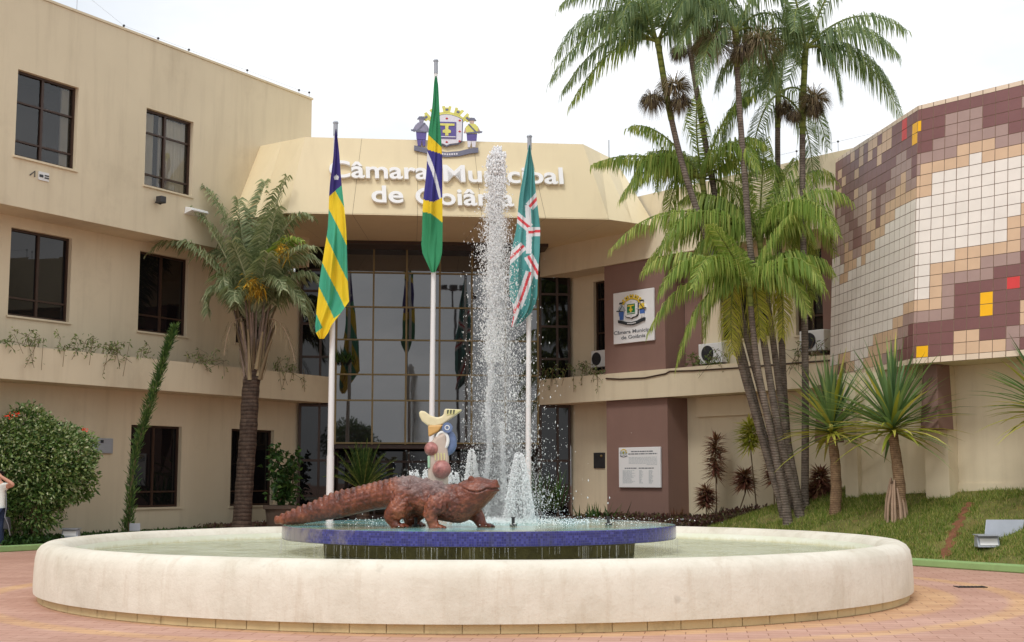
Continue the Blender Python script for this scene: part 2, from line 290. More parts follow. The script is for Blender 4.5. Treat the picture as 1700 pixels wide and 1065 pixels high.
# ------------------------------------------------------------------ mesh builder
class MB:
    def __init__(s): s.v = []; s.f = []; s.m = []; s.n = 0
    def add(s, vs, fs, mi=0):
        vs = np.asarray(vs, float).reshape(-1, 3); s.v.append(vs); b = s.n
        for k, f in enumerate(fs): s.f.append(tuple(int(i)+b for i in f)); s.m.append(mi if np.isscalar(mi) else mi[k])
        s.n += len(vs)
    def quad(s, a, b, c, d, mi=0): s.add([a, b, c, d], [(0, 1, 2, 3)], mi)
    def hexa(s, p, mi=0):   # 8 corners: bottom 0-3 ccw, top 4-7
        s.add(p, [(3, 2, 1, 0), (4, 5, 6, 7), (0, 1, 5, 4), (1, 2, 6, 5), (2, 3, 7, 6), (3, 0, 4, 7)], mi)
    def box(s, x0, x1, y0, y1, z0, z1, mi=0):
        s.hexa([(x0, y0, z0), (x1, y0, z0), (x1, y1, z0), (x0, y1, z0), (x0, y0, z1), (x1, y0, z1), (x1, y1, z1), (x0, y1, z1)], mi)
    def fbox(s, fr, u0, u1, n0, n1, z0, z1, mi=0):
        s.hexa([fr.p(u0, n1, z0), fr.p(u1, n1, z0), fr.p(u1, n0, z0), fr.p(u0, n0, z0), fr.p(u0, n1, z1), fr.p(u1, n1, z1), fr.p(u1, n0, z1), fr.p(u0, n0, z1)], mi)
    def tube(s, pts, rad, k=8, mi=0, cap=True):
        pts = np.asarray(pts, float); n = len(pts); rad = np.broadcast_to(np.asarray(rad, float), (n,))
        vs = []; up = np.array([0, 0, 1.])
        tg = np.gradient(pts, axis=0); a = None
        for i in range(n):
            t = nrm(tg[i])
            if a is None: a = np.cross(t, up if abs(t[2]) < .9 else np.array([1., 0, 0]))
            a = nrm(a - t*np.dot(a, t)); b = np.cross(t, a)
            for j in range(k):
                th = 2*math.pi*j/k; vs.append(pts[i]+rad[i]*(a*math.cos(th)+b*math.sin(th)))
        fs = [(i*k+j, i*k+(j+1) % k, (i+1)*k+(j+1) % k, (i+1)*k+j) for i in range(n-1) for j in range(k)]
        s.add(vs, fs, mi)
        if cap: s.add(vs[:k], [tuple(range(k-1, -1, -1))], mi); s.add(vs[(n-1)*k:], [tuple(range(k))], mi)
    def loft(s, rings, mi=0, cap=True):
        k = len(rings[0]); n = len(rings); vs = np.concatenate([np.asarray(r, float) for r in rings])
        fs = [(i*k+j, i*k+(j+1) % k, (i+1)*k+(j+1) % k, (i+1)*k+j) for i in range(n-1) for j in range(k)]
        if cap: fs += [tuple(range(k-1, -1, -1)), tuple(range((n-1)*k, n*k))]
        s.add(vs, fs, mi)
    def lathe(s, prof, c, k=48, mi=0, sx=1, sy=1, close=False):
        rings = [[(c[0]+r*sx*math.cos(2*math.pi*j/k), c[1]+r*sy*math.sin(2*math.pi*j/k), c[2]+z) for j in range(k)] for r, z in prof]
        s.loft(rings, mi, cap=close)
    def sphere(s, c, r, mi=0, k=12, h=8, sc=(1, 1, 1)):
        rings = [[(c[0]+r*sc[0]*math.sin(math.pi*i/h)*math.cos(2*math.pi*j/k), c[1]+r*sc[1]*math.sin(math.pi*i/h)*math.sin(2*math.pi*j/k), c[2]-r*sc[2]*math.cos(math.pi*i/h)) for j in range(k)] for i in range(1, h)]
        s.loft(rings, mi)
    def prism(s, poly, O, u, v, n, d0, d1, mi=0):
        O = np.asarray(O, float); k = len(poly)
        A = [O+u*x+v*y+n*d0 for x, y in poly]; B = [O+u*x+v*y+n*d1 for x, y in poly]
        s.add(A+B, [tuple(range(k-1, -1, -1)), tuple(range(k, 2*k))]+[(i, (i+1) % k, k+(i+1) % k, k+i) for i in range(k)], mi)
    def build(s, name, mats, parent=None, smooth=False, origin=None, bevel=0):
        V = np.concatenate(s.v) if s.v else np.zeros((0, 3))
        if origin is None: origin = np.array(parent['_o']) if parent is not None else np.zeros(3)
        V = V-np.asarray(origin)
        me = bpy.data.meshes.new(name); me.from_pydata(V.tolist(), [], s.f); 
        mats = [mats] if isinstance(mats, str) else mats
        for m in mats: me.materials.append(MATS[m])
        if len(mats) > 1: me.polygons.foreach_set('material_index', s.m)
        if smooth: me.polygons.foreach_set('use_smooth', [True]*len(me.polygons))
        me.validate(); me.update()
        o = bpy.data.objects.new(name, me); COL.objects.link(o)
        o['_o'] = [float(x) for x in origin]
        if parent is not None:
            o.parent = parent; po = np.array(parent['_o']); o.location = Vector(np.asarray(origin)-po)
        else: o.location = Vector(origin)
        if bevel:
            b = o.modifiers.new('bevel', 'BEVEL'); b.width = bevel; b.segments = 2; b.limit_method = 'ANGLE'
        return o
def tag(o, label=None, cat=None, group=None, kind=None):
    for k, v in (('label', label), ('category', cat), ('group', group), ('kind', kind)):
        if v: o[k] = v
    return o
def thing(name, loc, label, cat, group=None):
    o = bpy.data.objects.new(name, None); COL.objects.link(o); o.empty_display_size = .2
    o.location = Vector(np.asarray(loc, float)); o['_o'] = [float(x) for x in loc]; return tag(o, label, cat, group)
def struct(o): o['kind'] = 'structure'; return o
def fix_normals(o):
    bm = bmesh.new(); bm.from_mesh(o.data); bmesh.ops.recalc_face_normals(bm, faces=bm.faces); bm.to_mesh(o.data); bm.free()
def text_mesh(txt, size=1., offset=0., shear=0):
    c = bpy.data.curves.new('t', 'FONT'); c.body = txt; c.size = size; c.offset = offset; c.shear = shear; c.resolution_u = 4
    o = bpy.data.objects.new('t', c); COL.objects.link(o); dg = bpy.context.evaluated_depsgraph_get()
    me = bpy.data.meshes.new_from_object(o.evaluated_get(dg)); v = np.array([x.co[:] for x in me.vertices]); f = [tuple(p.vertices) for p in me.polygons]
    bpy.data.objects.remove(o); bpy.data.curves.remove(c); return v, f
def add_text(mb, txt, O, u, v, n, w, h, d0, d1, offset=0., mi=0):
    V, f = text_mesh(txt, 1., offset)
    x0, x1 = V[:, 0].min(), V[:, 0].max()
    X = (V[:, 0]-x0)/(x1-x0)*w; Yv = V[:, 1]*h/.727
    # front, back and sides
    A = O+np.outer(X, u)+np.outer(Yv, v); k = len(A)
    if d1 is None: mb.add(A+n*d0, f, mi); return
    cnt = {}
    for q in f:
        for i in range(len(q)):
            a, b = q[i], q[(i+1) % len(q)]; cnt[(a, b)] = 1
    side = [(a, b, b+k, a+k) for (a, b) in cnt if (b, a) not in cnt]
    mb.add(np.concatenate([A+n*d1, A+n*d0]), list(f)+[(q[1], q[0], q[3], q[2]) for q in side], mi)
# ------------------------------------------------------------------ building
B = thing('council_building', FC.p(0, 0, 0), 'cream building with a flared canopy over tall entrance glazing and a tiled right block', 'building')
def wall_open(mb, fr, n, u0, u1, z0, z1, ops, depth=.22, mi=0, mroom=1, room=1.0):
    us = sorted({u0, u1, *[o[0] for o in ops], *[o[1] for o in ops]}); zs = sorted({z0, z1, *[o[2] for o in ops], *[o[3] for o in ops]})
    for a, b in zip(us, us[1:]):
        for c, d in zip(zs, zs[1:]):
            um, zm = (a+b)/2, (c+d)/2
            if any(o[0] < um < o[1] and o[2] < zm < o[3] for o in ops): continue
            mb.quad(fr.p(a, n, c), fr.p(b, n, c), fr.p(b, n, d), fr.p(a, n, d), mi)
    for a, b, c, d in ops:
        e = n-depth
        mb.quad(fr.p(a, n, c), fr.p(a, e, c), fr.p(b, e, c), fr.p(b, n, c), mi); mb.quad(fr.p(a, n, d), fr.p(b, n, d), fr.p(b, e, d), fr.p(a, e, d), mi)
        mb.quad(fr.p(a, n, c), fr.p(a, n, d), fr.p(a, e, d), fr.p(a, e, c), mi); mb.quad(fr.p(b, n, c), fr.p(b, e, c), fr.p(b, e, d), fr.p(b, n, d), mi)
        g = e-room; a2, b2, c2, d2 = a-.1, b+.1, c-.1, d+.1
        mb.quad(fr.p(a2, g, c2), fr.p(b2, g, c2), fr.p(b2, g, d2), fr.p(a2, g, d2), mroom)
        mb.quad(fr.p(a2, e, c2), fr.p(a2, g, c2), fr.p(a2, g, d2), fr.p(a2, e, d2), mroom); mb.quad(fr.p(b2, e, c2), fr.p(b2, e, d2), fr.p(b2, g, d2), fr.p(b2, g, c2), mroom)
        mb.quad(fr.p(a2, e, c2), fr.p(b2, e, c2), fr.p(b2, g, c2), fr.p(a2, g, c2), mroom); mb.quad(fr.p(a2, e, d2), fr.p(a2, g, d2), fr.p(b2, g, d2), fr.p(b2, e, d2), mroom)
def window(fr, n, op, cols=(.47,), rows=(.2, .7), glass='dark_glass', curtain=0, sill=True, w=.055, mat='brown_frame'):
    a, b, c, d = op; e = n-.14; mb = MB()
    mb.fbox(fr, a+.002, a+w, e-.05, e+.03, c+.002, d-.002); mb.fbox(fr, b-w, b-.002, e-.05, e+.03, c+.002, d-.002)
    mb.fbox(fr, a+w, b-w, e-.05, e+.03, c+.002, c+w); mb.fbox(fr, a+w, b-w, e-.05, e+.03, d-w, d-.002)
    for q in cols: u = a+(b-a)*q; mb.fbox(fr, u-.035, u+.035, e-.045, e+.022, c+w, d-w)
    for q in rows: z = c+(d-c)*q; mb.fbox(fr, a+w, b-w, e-.043, e+.016, z-.022, z+.022)
    o = mb.build('window', mat, B)
    g = MB(); xs = [a+w]+[a+(b-a)*q for q in cols]+[b-w]
    for p, q in zip(xs, xs[1:]):
        t = rng.normal(0, .004, 2)
        g.quad(fr.p(p, e-.02+t[0], c+w), fr.p(q, e-.02, c+w), fr.p(q, e-.02+t[1], d-w), fr.p(p, e-.02, d-w))
    g.build('pane', glass, o)
    if curtain:
        k = MB(); nn = 60
        spans = [(a+.05, a+(b-a)*.30), (a+(b-a)*.42, b-.05)] if curtain == 2 else [(b-.28, b-.06)]
        for p, q in spans:
            us = np.linspace(p, q, nn); off = e-.16+.04*np.sin(np.arange(nn)*1.1)+.015*np.sin(np.arange(nn)*.37)
            for i in range(nn-1): k.quad(fr.p(us[i], off[i], c+.05), fr.p(us[i+1], off[i+1], c+.05), fr.p(us[i+1], off[i+1], d-.05), fr.p(us[i], off[i], d-.05))
        k.build('curtain', 'curtain_cloth', o, smooth=True)
    if sill:
        s = MB(); s.fbox(fr, a-.05, b+.05, n+.002, n+.05, c-.05, c-.004); s.build('sill', 'wall_paint', o)
    return o
# left wing
UPL = 12.8; BL = 7.75
ops_up = [(-1.70, .08, 8.93, 10.96), (2.29, 3.98, 8.99, 11.0)]
m = MB(); wall_open(m, FL, 1.0, -14, 8.87, BL, UPL, ops_up)
m.quad(FL.p(8.87, 1, BL), FL.p(8.87, -9, BL), FL.p(8.87, -9, UPL), FL.p(8.87, 1, UPL)); m.quad(FL.p(-14, 1, UPL), FL.p(8.87, 1, UPL), FL.p(8.87, -9, UPL), FL.p(-14, -9, UPL))
m.quad(FL.p(-14, 1, BL), FL.p(-14, -9, BL), FL.p(8.87, -9, BL), FL.p(8.87, 1, BL)); m.quad(FL.p(8.87, -9, BL), FL.p(-9, -9, BL), FL.p(-9, -9, UPL), FL.p(8.87, -9, UPL))
m.fbox(FL, -14, 8.9, .75, 1.03, UPL+.003, UPL+.06)
m.build('upper_storey', ['wall_paint', 'dark_interior'], B)
window(FL, 1.0, ops_up[0], (.46,), (.19, .64), 'clear_glass', 1); window(FL, 1.0, ops_up[1], (.46,), (.16, .70), 'clear_glass', 2)
ops_1 = [(-.90, .92, 5.39, 7.48), (3.18, 4.96, 5.40, 7.51), (6.9, 8.36, 5.4, 7.5)]
ops_0 = [(-.32, .96, .82, 2.94), (3.07, 4.88, .82, 2.95), (6.82, 8.62, .80, 2.96)]
m = MB(); wall_open(m, FL, 0, -14, 9.87, 0, BL, ops_1+ops_0, .2)
m.build('wall', ['wall_paint', 'dark_interior'], B)
for o in ops_1: window(FL, 0, o, (.5,), (.21,))
for o in ops_0: window(FL, 0, o, (.5,), (.19,))
m = MB(); PL0, PL1 = 3.80, 4.58
m.fbox(FL, -14, 9.87, .9, 1.0, PL0, PL1); m.fbox(FL, -14, 9.77, .002, .9, PL0+.003, PL0+.15); m.fbox(FL, 9.77, 9.868, .002, .9, PL0+.001, PL1-.002)
m.fbox(FL, -14, 9.77, .002, .9, PL0+.15, PL1-.12, 1)
m.build('planter', ['wall_paint', 'bed_soil'], B)
# right wing (scaled units)
k_ = .94
BR, RT, PR0, PR1 = 7.72, 9.6, 3.79, 4.56
WN = -.8
opsr = [(-2.56, -1.93, 5.32, 7.5), (5.14, 6.06, 5.24, 7.42), (2.55, 4.3, 5.3, 7.45)]
m = MB(); wall_open(m, FRr, WN, -3.62, 1.28, 0, BR, opsr[:1], .2); wall_open(m, FRr, WN, 1.28, 7.4, 0, BR, opsr[1:], .2)
m.quad(FRr.p(-3.62, WN, 0), FRr.p(-3.62, WN, BR), FRr.p(-3.62, WN-.6, BR), FRr.p(-3.62, WN-.6, 0))
m.fbox(FRr, 1.7, 5.6, WN+.002, WN+.10, 3.25, PR0-.005)
m.build('wall', ['wall_paint_right', 'dark_interior'], B)
window(FRr, WN, opsr[0], (), (.28, .75)); window(FRr, WN, opsr[1], (.5,), (.22,)); window(FRr, WN, opsr[2], (.5,), (.22,))
m = MB(); m.fbox(FRr, 6.1, 6.5, WN+.004, WN+.12, PR1, BR-.002); m.build('pier', 'brown_paint', B); m = MB(); m.fbox(FRr, 1.29, 1.9, WN+.003, WN+.07, PR1, BR-.003); m.build('pier', 'brown_paint', B)
m = MB()   # upper storey of the right wing
m.hexa([FRr.p(-4.6, .13, BR), FRr.p(9.5, .13, BR), FRr.p(9.5, -9, BR), FRr.p(-4.6, -9, BR), FRr.p(-4.6, -.05, RT), FRr.p(9.5, -.05, RT), FRr.p(9.5, -9, RT), FRr.p(-4.6, -9, RT)])
m.build('upper_storey', 'wall_paint_right', B)
m = MB(); m.fbox(FRr, -4.0, 7.2, .05, .15, PR0, PR1); m.fbox(FRr, -3.9, 7.2, WN+.12, .05, PR0+.003, PR0+.15); m.fbox(FRr, -4.0, -3.9, WN-.3, .048, PR0+.002, PR1-.003)
m.fbox(FRr, -3.9, -1.2, WN+.12, .05, PR0+.15, PR1-.12, 1); m.fbox(FRr, 1.3, 7.2, WN+.12, .05, PR0+.15, PR1-.12, 1)
m.build('planter', ['wall_paint_right', 'bed_soil'], B)
m = MB(); m.fbox(FRr, -1.17, 1.27, WN+.002, 0, 0, PR0-.002); m.fbox(FRr, -1.17, 1.27, WN+.002, .045, PR0+.155, BR-.002); m.build('pillar', 'brown_paint', B)
# central glazing
GZ0, GZ1 = 2.58, 8.56
vx = [-3.12, -2.02, -1.02, -.01, .97, 2.0, 3.0]; hz = [2.62, 3.9, 4.68, 5.73, 6.73, 7.78, GZ1]
m = MB()
for u in vx: m.fbox(FC, u-.027, u+.027, -.04, .05, GZ0+.001, GZ1)
for z in hz[:-1]: m.fbox(FC, -3.15, 3.03, -.038, .045, z-.023, z+.023)
gl = m.build('mullion_grid', 'gold_frame', B)
m = MB()
for u0, u1 in zip(vx, vx[1:]):
    for z0, z1 in zip(hz, hz[1:]):
        t = rng.normal(0, .0022, 3); m.quad(FC.p(u0, t[0], z0), FC.p(u1, t[1], z0), FC.p(u1, t[1]+t[2], z1), FC.p(u0, t[0]+t[2], z1))
m.build('glass', 'tinted_glass', gl)
for (ua, ub) in ((-4.2, -3.16), (3.04, 4.0)):
    for (z0, z1, tr) in ((0, PL0, (1.05, 2.1)), (PL1-.25, 7.9, (5.2, 6.2, 7.2))):
        m = MB(); w = .07
        for u in (ua, (ua*.45+ub*.55), ub-w): m.fbox(FC, u, u+w, -.06, .02, z0, z1)
        for z in tr+(z1-.06,): m.fbox(FC, ua+.07, ub-.07, -.058, .012, z-.035, z+.035)
        o = m.build('side_glazing', 'brown_frame', B); g = MB(); g.quad(FC.p(ua, -.02, z0), FC.p(ub, -.02, z0), FC.p(ub, -.022, z1), FC.p(ua, -.02, z1)); g.build('pane', 'dark_glass', o)
m = MB(); m.fbox(FC, -3.12, 3.0, -3.2, -.05, GZ0-.12, GZ0-.002, 0); m.fbox(FC, -3.12, 3.0, -3.3, -3.2, 0, GZ0, 1)
m.fbox(FC, -3.3, -3.12, -3.2, -.07, 0, GZ0, 0); m.fbox(FC, 3.0, 3.2, -3.2, -.07, 0, GZ0, 0); m.fbox(FC, -4.4, 4.2, -.8, -.3, GZ0, 9, 1)
m.build('entrance_recess', ['brown_frame', 'dark_interior'], B)
m = MB()
for u in (-3.1, -1.95, -.9, .1, 1.1, 2.2, 2.93): m.fbox(FC, u, u+.06, -1.6, -1.54, 0, GZ0-.13)
m.fbox(FC, -3.04, 2.93, -1.598, -1.542, 2.05, 2.12)
o = m.build('door', 'brown_frame', B); g = MB(); g.quad(FC.p(-3.1, -1.57, .02), FC.p(2.9, -1.57, .02), FC.p(2.9, -1.57, 2.4), FC.p(-3.1, -1.57, 2.4)); g.build('pane', 'dark_glass', o)
# canopy
ZB, ZT, NB, NTp = 8.6, 10.8, 5.0, 4.55
def fcp(x, y, n): u, z = FC.px(x, y, n); return u
bl, br, tl, tr = FC.p(fcp(476, 352, NB), NB, ZB), FC.p(fcp(1011, 365, NB), NB, ZB), FC.p(fcp(507, 217, NTp), NTp, ZT), FC.p(fcp(968, 233, NTp), NTp, ZT)
def onF(fr, x, y, n): u, z = fr.px(x, y, n); return fr.p(u, n, z)
ltl, lbl = onF(FL, 432, 242, .99), onF(FL, 384, 366, .99)
lbl[2] = ZB
rtr = onF(FRr, 1022, 266, -.05); ub_, _ = FRr.px(1088, 392, .12); rbr = FRr.p(ub_, .12, ZB)
gl_, gr_ = FC.p(-4.6, -.3, ZB), FC.p(4.6, -.3, ZB)
m = MB()
def panelled(a, b, c, d, n):    # a,b bottom; c,d top (b->c right edge): strips with fine open joints
    for i in range(n):
        s0, s1 = i/n, (i+1)/n; e = .0005
        L = lambda p, q, t: p+(q-p)*t
        m.quad(L(a, b, s0+(e if i else 0)), L(a, b, s1-(e if i < n-1 else 0)), L(d, c, s1-(e if i < n-1 else 0)), L(d, c, s0+(e if i else 0)), 0)
panelled(bl, br, tr, tl, 5); panelled(lbl, bl, tl, ltl, 2); panelled(br, rbr, rtr, tr, 2)
fn = FC.n*-.03
m.quad(bl+fn, br+fn, tr+fn, tl+fn, 1)
# soffit strips
for i in range(5):
    L = lambda p, q, t: p+(q-p)*t
    s0, s1 = i/5+.0005, (i+1)/5-.0005
    gL, gR = FC.p(-3.6, 1.0, ZB), FC.p(3.5, 1.0, ZB)
    m.quad(L(bl, br, s1), L(bl, br, s0), L(gL, gR, s0), L(gL, gR, s1), 0)
up3 = np.array([0, 0, .03]); gL, gR = FC.p(-3.6, 1.0, ZB), FC.p(3.5, 1.0, ZB)
m.add([bl+up3, br+up3, gr_+up3, gl_+up3], [(3, 2, 1, 0)], 1)
m.add([bl, gL, gl_, lbl], [(0, 1, 2, 3)], 0); m.add([br, rbr, gr_, gR], [(0, 1, 2, 3)], 0); m.add([gL, gR, gr_, gl_], [(3, 2, 1, 0)], 0)
m.fbox(FC, -3.3, 3.2, -.28, 1.0, GZ1-.06, ZB-.004, 2)
bk1, bk2 = FC.p(-3.4, -5, ZT), FC.p(3.4, -5, ZT)
m.add([tl, tr, bk2, bk1, ltl, rtr], [(0, 1, 2, 3), (0, 3, 4), (1, 5, 2)], 0)
m.build('canopy', ['canopy_panel', 'grout', 'brown_frame'], B)
# canopy letters
vup = nrm((tl+tr)/2-(bl+br)/2); uC = FC.u; nC = np.cross(uC, vup)
def onC(x, y):
    v = ray(x, y); t = np.dot(bl-CAM, nC)/np.dot(v, nC); return CAM+v*t
LT = thing('building_lettering', onC(735, 330), 'white raised letters spelling Câmara Municipal de Goiânia on the canopy front', 'lettering')
for w_, x0, x1, yb in (('Câmara', 547, 712, 296), ('Municipal', 736, 935, 303), ('de', 617, 670, 337.5), ('Goiânia', 690, 853, 341)):
    mb = MB(); P0 = onC(x0, yb); P1 = onC(x1, yb+(x1-x0)*.028); u2 = nrm(P1-P0)
    add_text(mb, w_, P0, uC, vup, nC, np.linalg.norm(P1-P0), .50, .03, .13, .019); mb.build('word', 'letter_white', LT)
# municipal coat of arms
def crest(parent, O, u, v, n, s, style, names):
    """O: centre; s metres per unit; unit = photo pixel of the big relief; y up"""
    O = O+v*13*s
    M = dict(zip(('lav', 'vio', 'steel', 'white', 'yel', 'skin', 'red', 'green'), range(8))); order = style
    def poly(mb, pts, d0, d1, c): mb.prism([(x*s, y*s) for x, y in pts], O, u, v, n, d0*s, d1*s, M[c])
    def ell(cx, cy, rx, ry, k=14): return [(cx+rx*math.cos(2*math.pi*i/k), cy+ry*math.sin(2*math.pi*i/k)) for i in range(k)]
    # crown: curved band with battlements
    mb = MB(); k = 9
    def arc(t, r): a = math.radians(90+ (0.5-t)*104); return (math.cos(a)*r*1.15, -13+math.sin(a)*r)
    band = [arc(i/20, 36) for i in range(21)]+[arc(1-i/20, 30) for i in range(21)]; poly(mb, band, 0, 3, 'yel')
    for i in range(5):
        t = .02+i*.24; q = [arc(t-.075, 35.6), arc(t+.075, 35.6), arc(t+.085, 46), arc(t+.035, 46.3), arc(t+.03, 43.5), arc(t-.03, 43.5), arc(t-.035, 46.3), arc(t-.085, 46)]
        poly(mb, q[::-1], .2, 3.4, 'yel')
        poly(mb, [arc(t-.03, 38), arc(t+.03, 38), arc(t+.03, 41.5), arc(t-.03, 41.5)][::-1], 3.4, 3.9, 'steel')
    mb.build('crown', order, parent)
    mb = MB()   # shield
    sh = [(-28, 10), (-20, 14.5), (-8, 18), (0, 19), (8, 18), (20, 14.5), (28, 10), (27, -28), (20, -33), (6, -35), (0, -38), (-6, -35), (-20, -33), (-27, -28)]
    poly(mb, sh[::-1], 0, 3.2, 'steel'); poly(mb, [(x*.94, y*.94) for x, y in sh][::-1], 3.2, 4.2, 'white')
    poly(mb, [(-16, 5), (16, 5), (16, -24), (-16, -24)][::-1], 4.2, 5.2, 'green')
    for cx, cy in ((-22, 8), (0, 11), (22, 8), (-22, -11), (22, -11), (-22, -28), (0, -30), (22, -28)): poly(mb, [(cx-2.4, cy), (cx, cy+1.8), (cx+2.4, cy), (cx, cy-1.8)][::-1], 4.3, 4.9, 'red')
    poly(mb, [(-13, 2), (13, 2), (13, -1.6), (3, -2), (2.5, -8), (7, -10), (7, -14), (2.5, -15), (3, -19), (-3, -19), (-2.5, -15), (-7, -14), (-7, -10), (-2.5, -8), (-3, -2), (-13, -1.6)][::-1], 5.2, 6, 'yel')
    poly(mb, [(-15, -20.2), (15, -20.2), (15, -21.8), (-15, -21.8)][::-1], 5.2, 5.8, 'white')
    mb.build('shield', order, parent)
    for sg, top, leg in ((-1, 'lav', 'vio'), (1, 'yel', 'vio')):
        mb = MB(); X = lambda pts: [(sg*x, y*.8-7) for x, y in pts] if sg > 0 else [(sg*x, y*.8-7) for x, y in pts][::-1]
        P = lambda pts, a, b, c: poly(mb, X(pts)[::-1], a, b, c)
        P([(36, -38), (40, -38), (42, -24), (44, -38), (49, -38), (51, -12), (35, -12)], 0, 3.0, leg if sg < 0 else 'white'); P([(35, -24), (51, -24), (52, -8), (34, -8)], .2, 3.6, leg)
        P([(34, -9), (52, -9), (54, 4), (50, 11), (47, 13), (40, 13), (36, 10), (32, 4)], 0, 4, top)
        P([(52, 9), (55, 3), (58, -5), (55, -8), (51, -3)], .1, 3.4, 'skin' if sg > 0 else 'lav'); P([(34, 8), (31, 2), (29, -7), (32, -8), (36, 0)], .1, 3.4, 'skin' if sg > 0 else 'lav')
        P(ell(43, 18, 4.2, 5.4), 0, 4.2, 'skin' if sg > 0 else 'lav')
        P([(35.5, 19.5), (50.5, 19.5), (49, 22), (47, 25.5), (39, 25.5), (37, 22)], .3, 4.6, 'steel')
        P([(36, 11), (38, 12.5), (52, -6), (50, -8)], 4.0, 4.5, 'steel'); P([(33, -9.5), (60, -7), (61, -3.5), (57, -3), (33, -7)], 4.0, 4.7, 'steel')
        mb.build('supporter', order, parent)
    mb = MB()   # ribbon
    top = [(-55, -37), (-40, -40), (-22, -45), (0, -47.5), (22, -45), (40, -40), (54, -38)]
    poly(mb, (top+[(x, y-8.6) for x, y in top[::-1]])[::-1], 0, 4.4, 'steel')
    for i in range(9):
        x = -16+i*4; poly(mb, [(x, -50+abs(x)*.09), (x+2.6, -50+abs(x)*.09), (x+2.6, -53+abs(x)*.09), (x, -53+abs(x)*.09)][::-1], 4.4, 4.7, 'white')
    mb.build('ribbon', order, parent)
Oc = onC(741, 222); CRt = thing('coat_of_arms', Oc, 'pale painted coat of arms relief standing up from the canopy edge behind the centre flag', 'coat of arms')
crest(CRt, Oc+FC.n*.12, FC.u, np.array([0, 0, 1.]), FC.n, 1/62.0, ['relief_lavender', 'relief_violet', 'relief_steel', 'relief_white', 'relief_yellow', 'relief_skin', 'paint_red', 'relief_violet'], None)
# tiled block
Pb = AY(1516, 604, 27.6); Pt = AY(1525, 175, 27.95); uR = FRr.u; nRt = nrm(np.cross(uR, Pt-Pb)); 
if nRt[1] > 0: nRt = -nRt
wR = nrm(np.cross(nRt, uR)); wR = wR if wR[2] > 0 else -wR
Lb = AY(1378, 634, 32.6); Ltp = AY(1386, 272, 32.9); Lb[2] = Pb[2]; Ltp[2] = Pt[2]
def onR(x, y): v = ray(x, y); t = np.dot(Pb-CAM, nRt)/np.dot(v, nRt); return CAM+v*t
def av(P): return float(np.dot(P-Pb, uR)), float(np.dot(P-Pb, wR))
Hh = av(Pt)[1]; slope = av(Pt)[0]/Hh
capt, capb = .10, .12; rows = 22; rh = (Hh-capt-capb)/rows
a1 = av(onR(1524.9, 430))[0]; a9 = av(onR(1694.6, 430))[0]; cw = (a9-a1)/8
PATR = [  # columns A.. (sliver first) then 13 columns, rows from the top
 "MMMMMMMMMMMMMM", "MYMMVVVMMMVVVM", "MMMMVVVMMMMVVM", "MMMVVVVVVMMVMM"[:14], "VVVVVBBBVVVVVV",
 "VVBBBBWBBBBBVV"[:14], "BBBWWWWWWWWBBB"[:14], "BBWWWWWWWWWWWB", "WWWWWWWWWWWWWW", "WWWWWWWWWWWWWW",
 "WWWWWWWWWBBBBB", "WWWWWWWWBBVVBB", "WWWWWWWWBVVMVB", "WWWWWBBBBVMMMV", "WWBBBBVVVMMMMM",
 "WWBVVVVMMMMBBM", "WWBVMMMMRMMBBM", "BBBVMMYMMMMBVM", "VVVVMMYMMBBVVM", "MMMMMMMMBBVVMM", "MMMMBBMMVVMMMM", "MYMMBBBBVMMMBB"]
PATR[1] = "MYMMVVVMMMVVVM"; PATR[5] = "VVBBBBWBBBBBBB"; PATR[13] = "WWWWBBBBBMMMMM"; PATR[14] = "WWBBBBVVVMMMMM"[:14]
PATR[13] = "WWWWBBBBBVMMMM"[:14]; PATR[19] = "MMMMMMMMMBVMMM"; PATR[20] = "MMMMBBMMVVVMMM"; PATR[21] = "MYMMBBBBVMMMBB"
for i_ in range(7): PATR[i_] = PATR[i_][1:]+PATR[i_][-1]
# left face, columns from the corner outwards
PATL = [
 "MMRMMBBMBBMBMBMMMM", "YMRMMBBBMBMBMMMMBM"[:18], "YMMMMMMBMMMMBMMBMM"[:18], "MMVVMMMMMMMMMMMMBM", "MVVVVMMMMMVVBMMMMM", "MVBVVVMMVBVVVMMMVM",
 "VVBBVVVMVBVVVMMVVM", "BBBBBBVMVBVVMMVVVV", "WWWWBBBMBBVMMVVVVV", "WWWWWWBBBVVMMVBVVV", "WWWWWWWWBBBVVBBVWW", "WWWWWWWWWWBWBBBWWW",
 "WWWWWWWWWWWWWWBBWW", "WWWWWWWWWWWWWWWWWW", "WWWWWWWWWWWWWWWWWW", "WWWWWWWWWWWWWWWWWW", "WWWWWWWWWWWWWWWWWW", "BBWWWWWWWWWWWWWWWW",
 "VVBBWWWWWWWWWWWWWW", "MVVBBBBBWWWWWWWWWW", "MMVVBBBBBWWWWBBBWW", "MMMVVVBBBBWWBBMMBB"]
CI = dict(M=0, V=1, B=2, W=3, Y=4, R=5)
tm = ['tile_maroon', 'tile_mauve', 'tile_beige', 'tile_cream', 'tile_yellow', 'tile_red', 'tile_cap', 'grout', 'wall_paint_right']
m = MB(); gp = .007
def tileq(P, n, mi):
    P = [np.asarray(p) for p in P]; ce = sum(P)/4; j = rng.normal(0, .0012, 4)
    Q = [p+(ce-p)/max(np.linalg.norm(ce-p), 1e-6)*min(gp*1.4, .3*np.linalg.norm(ce-p))+n*(.012+j[k]) for k, p in enumerate(P)]
    m.add(P+Q, [(4, 5, 6, 7), (0, 1, 5, 4), (1, 2, 6, 5), (2, 3, 7, 6), (3, 0, 4, 7)], [mi, 7, 7, 7, 7])
def RP(a, b): return Pb+uR*a+wR*b
NC = 18
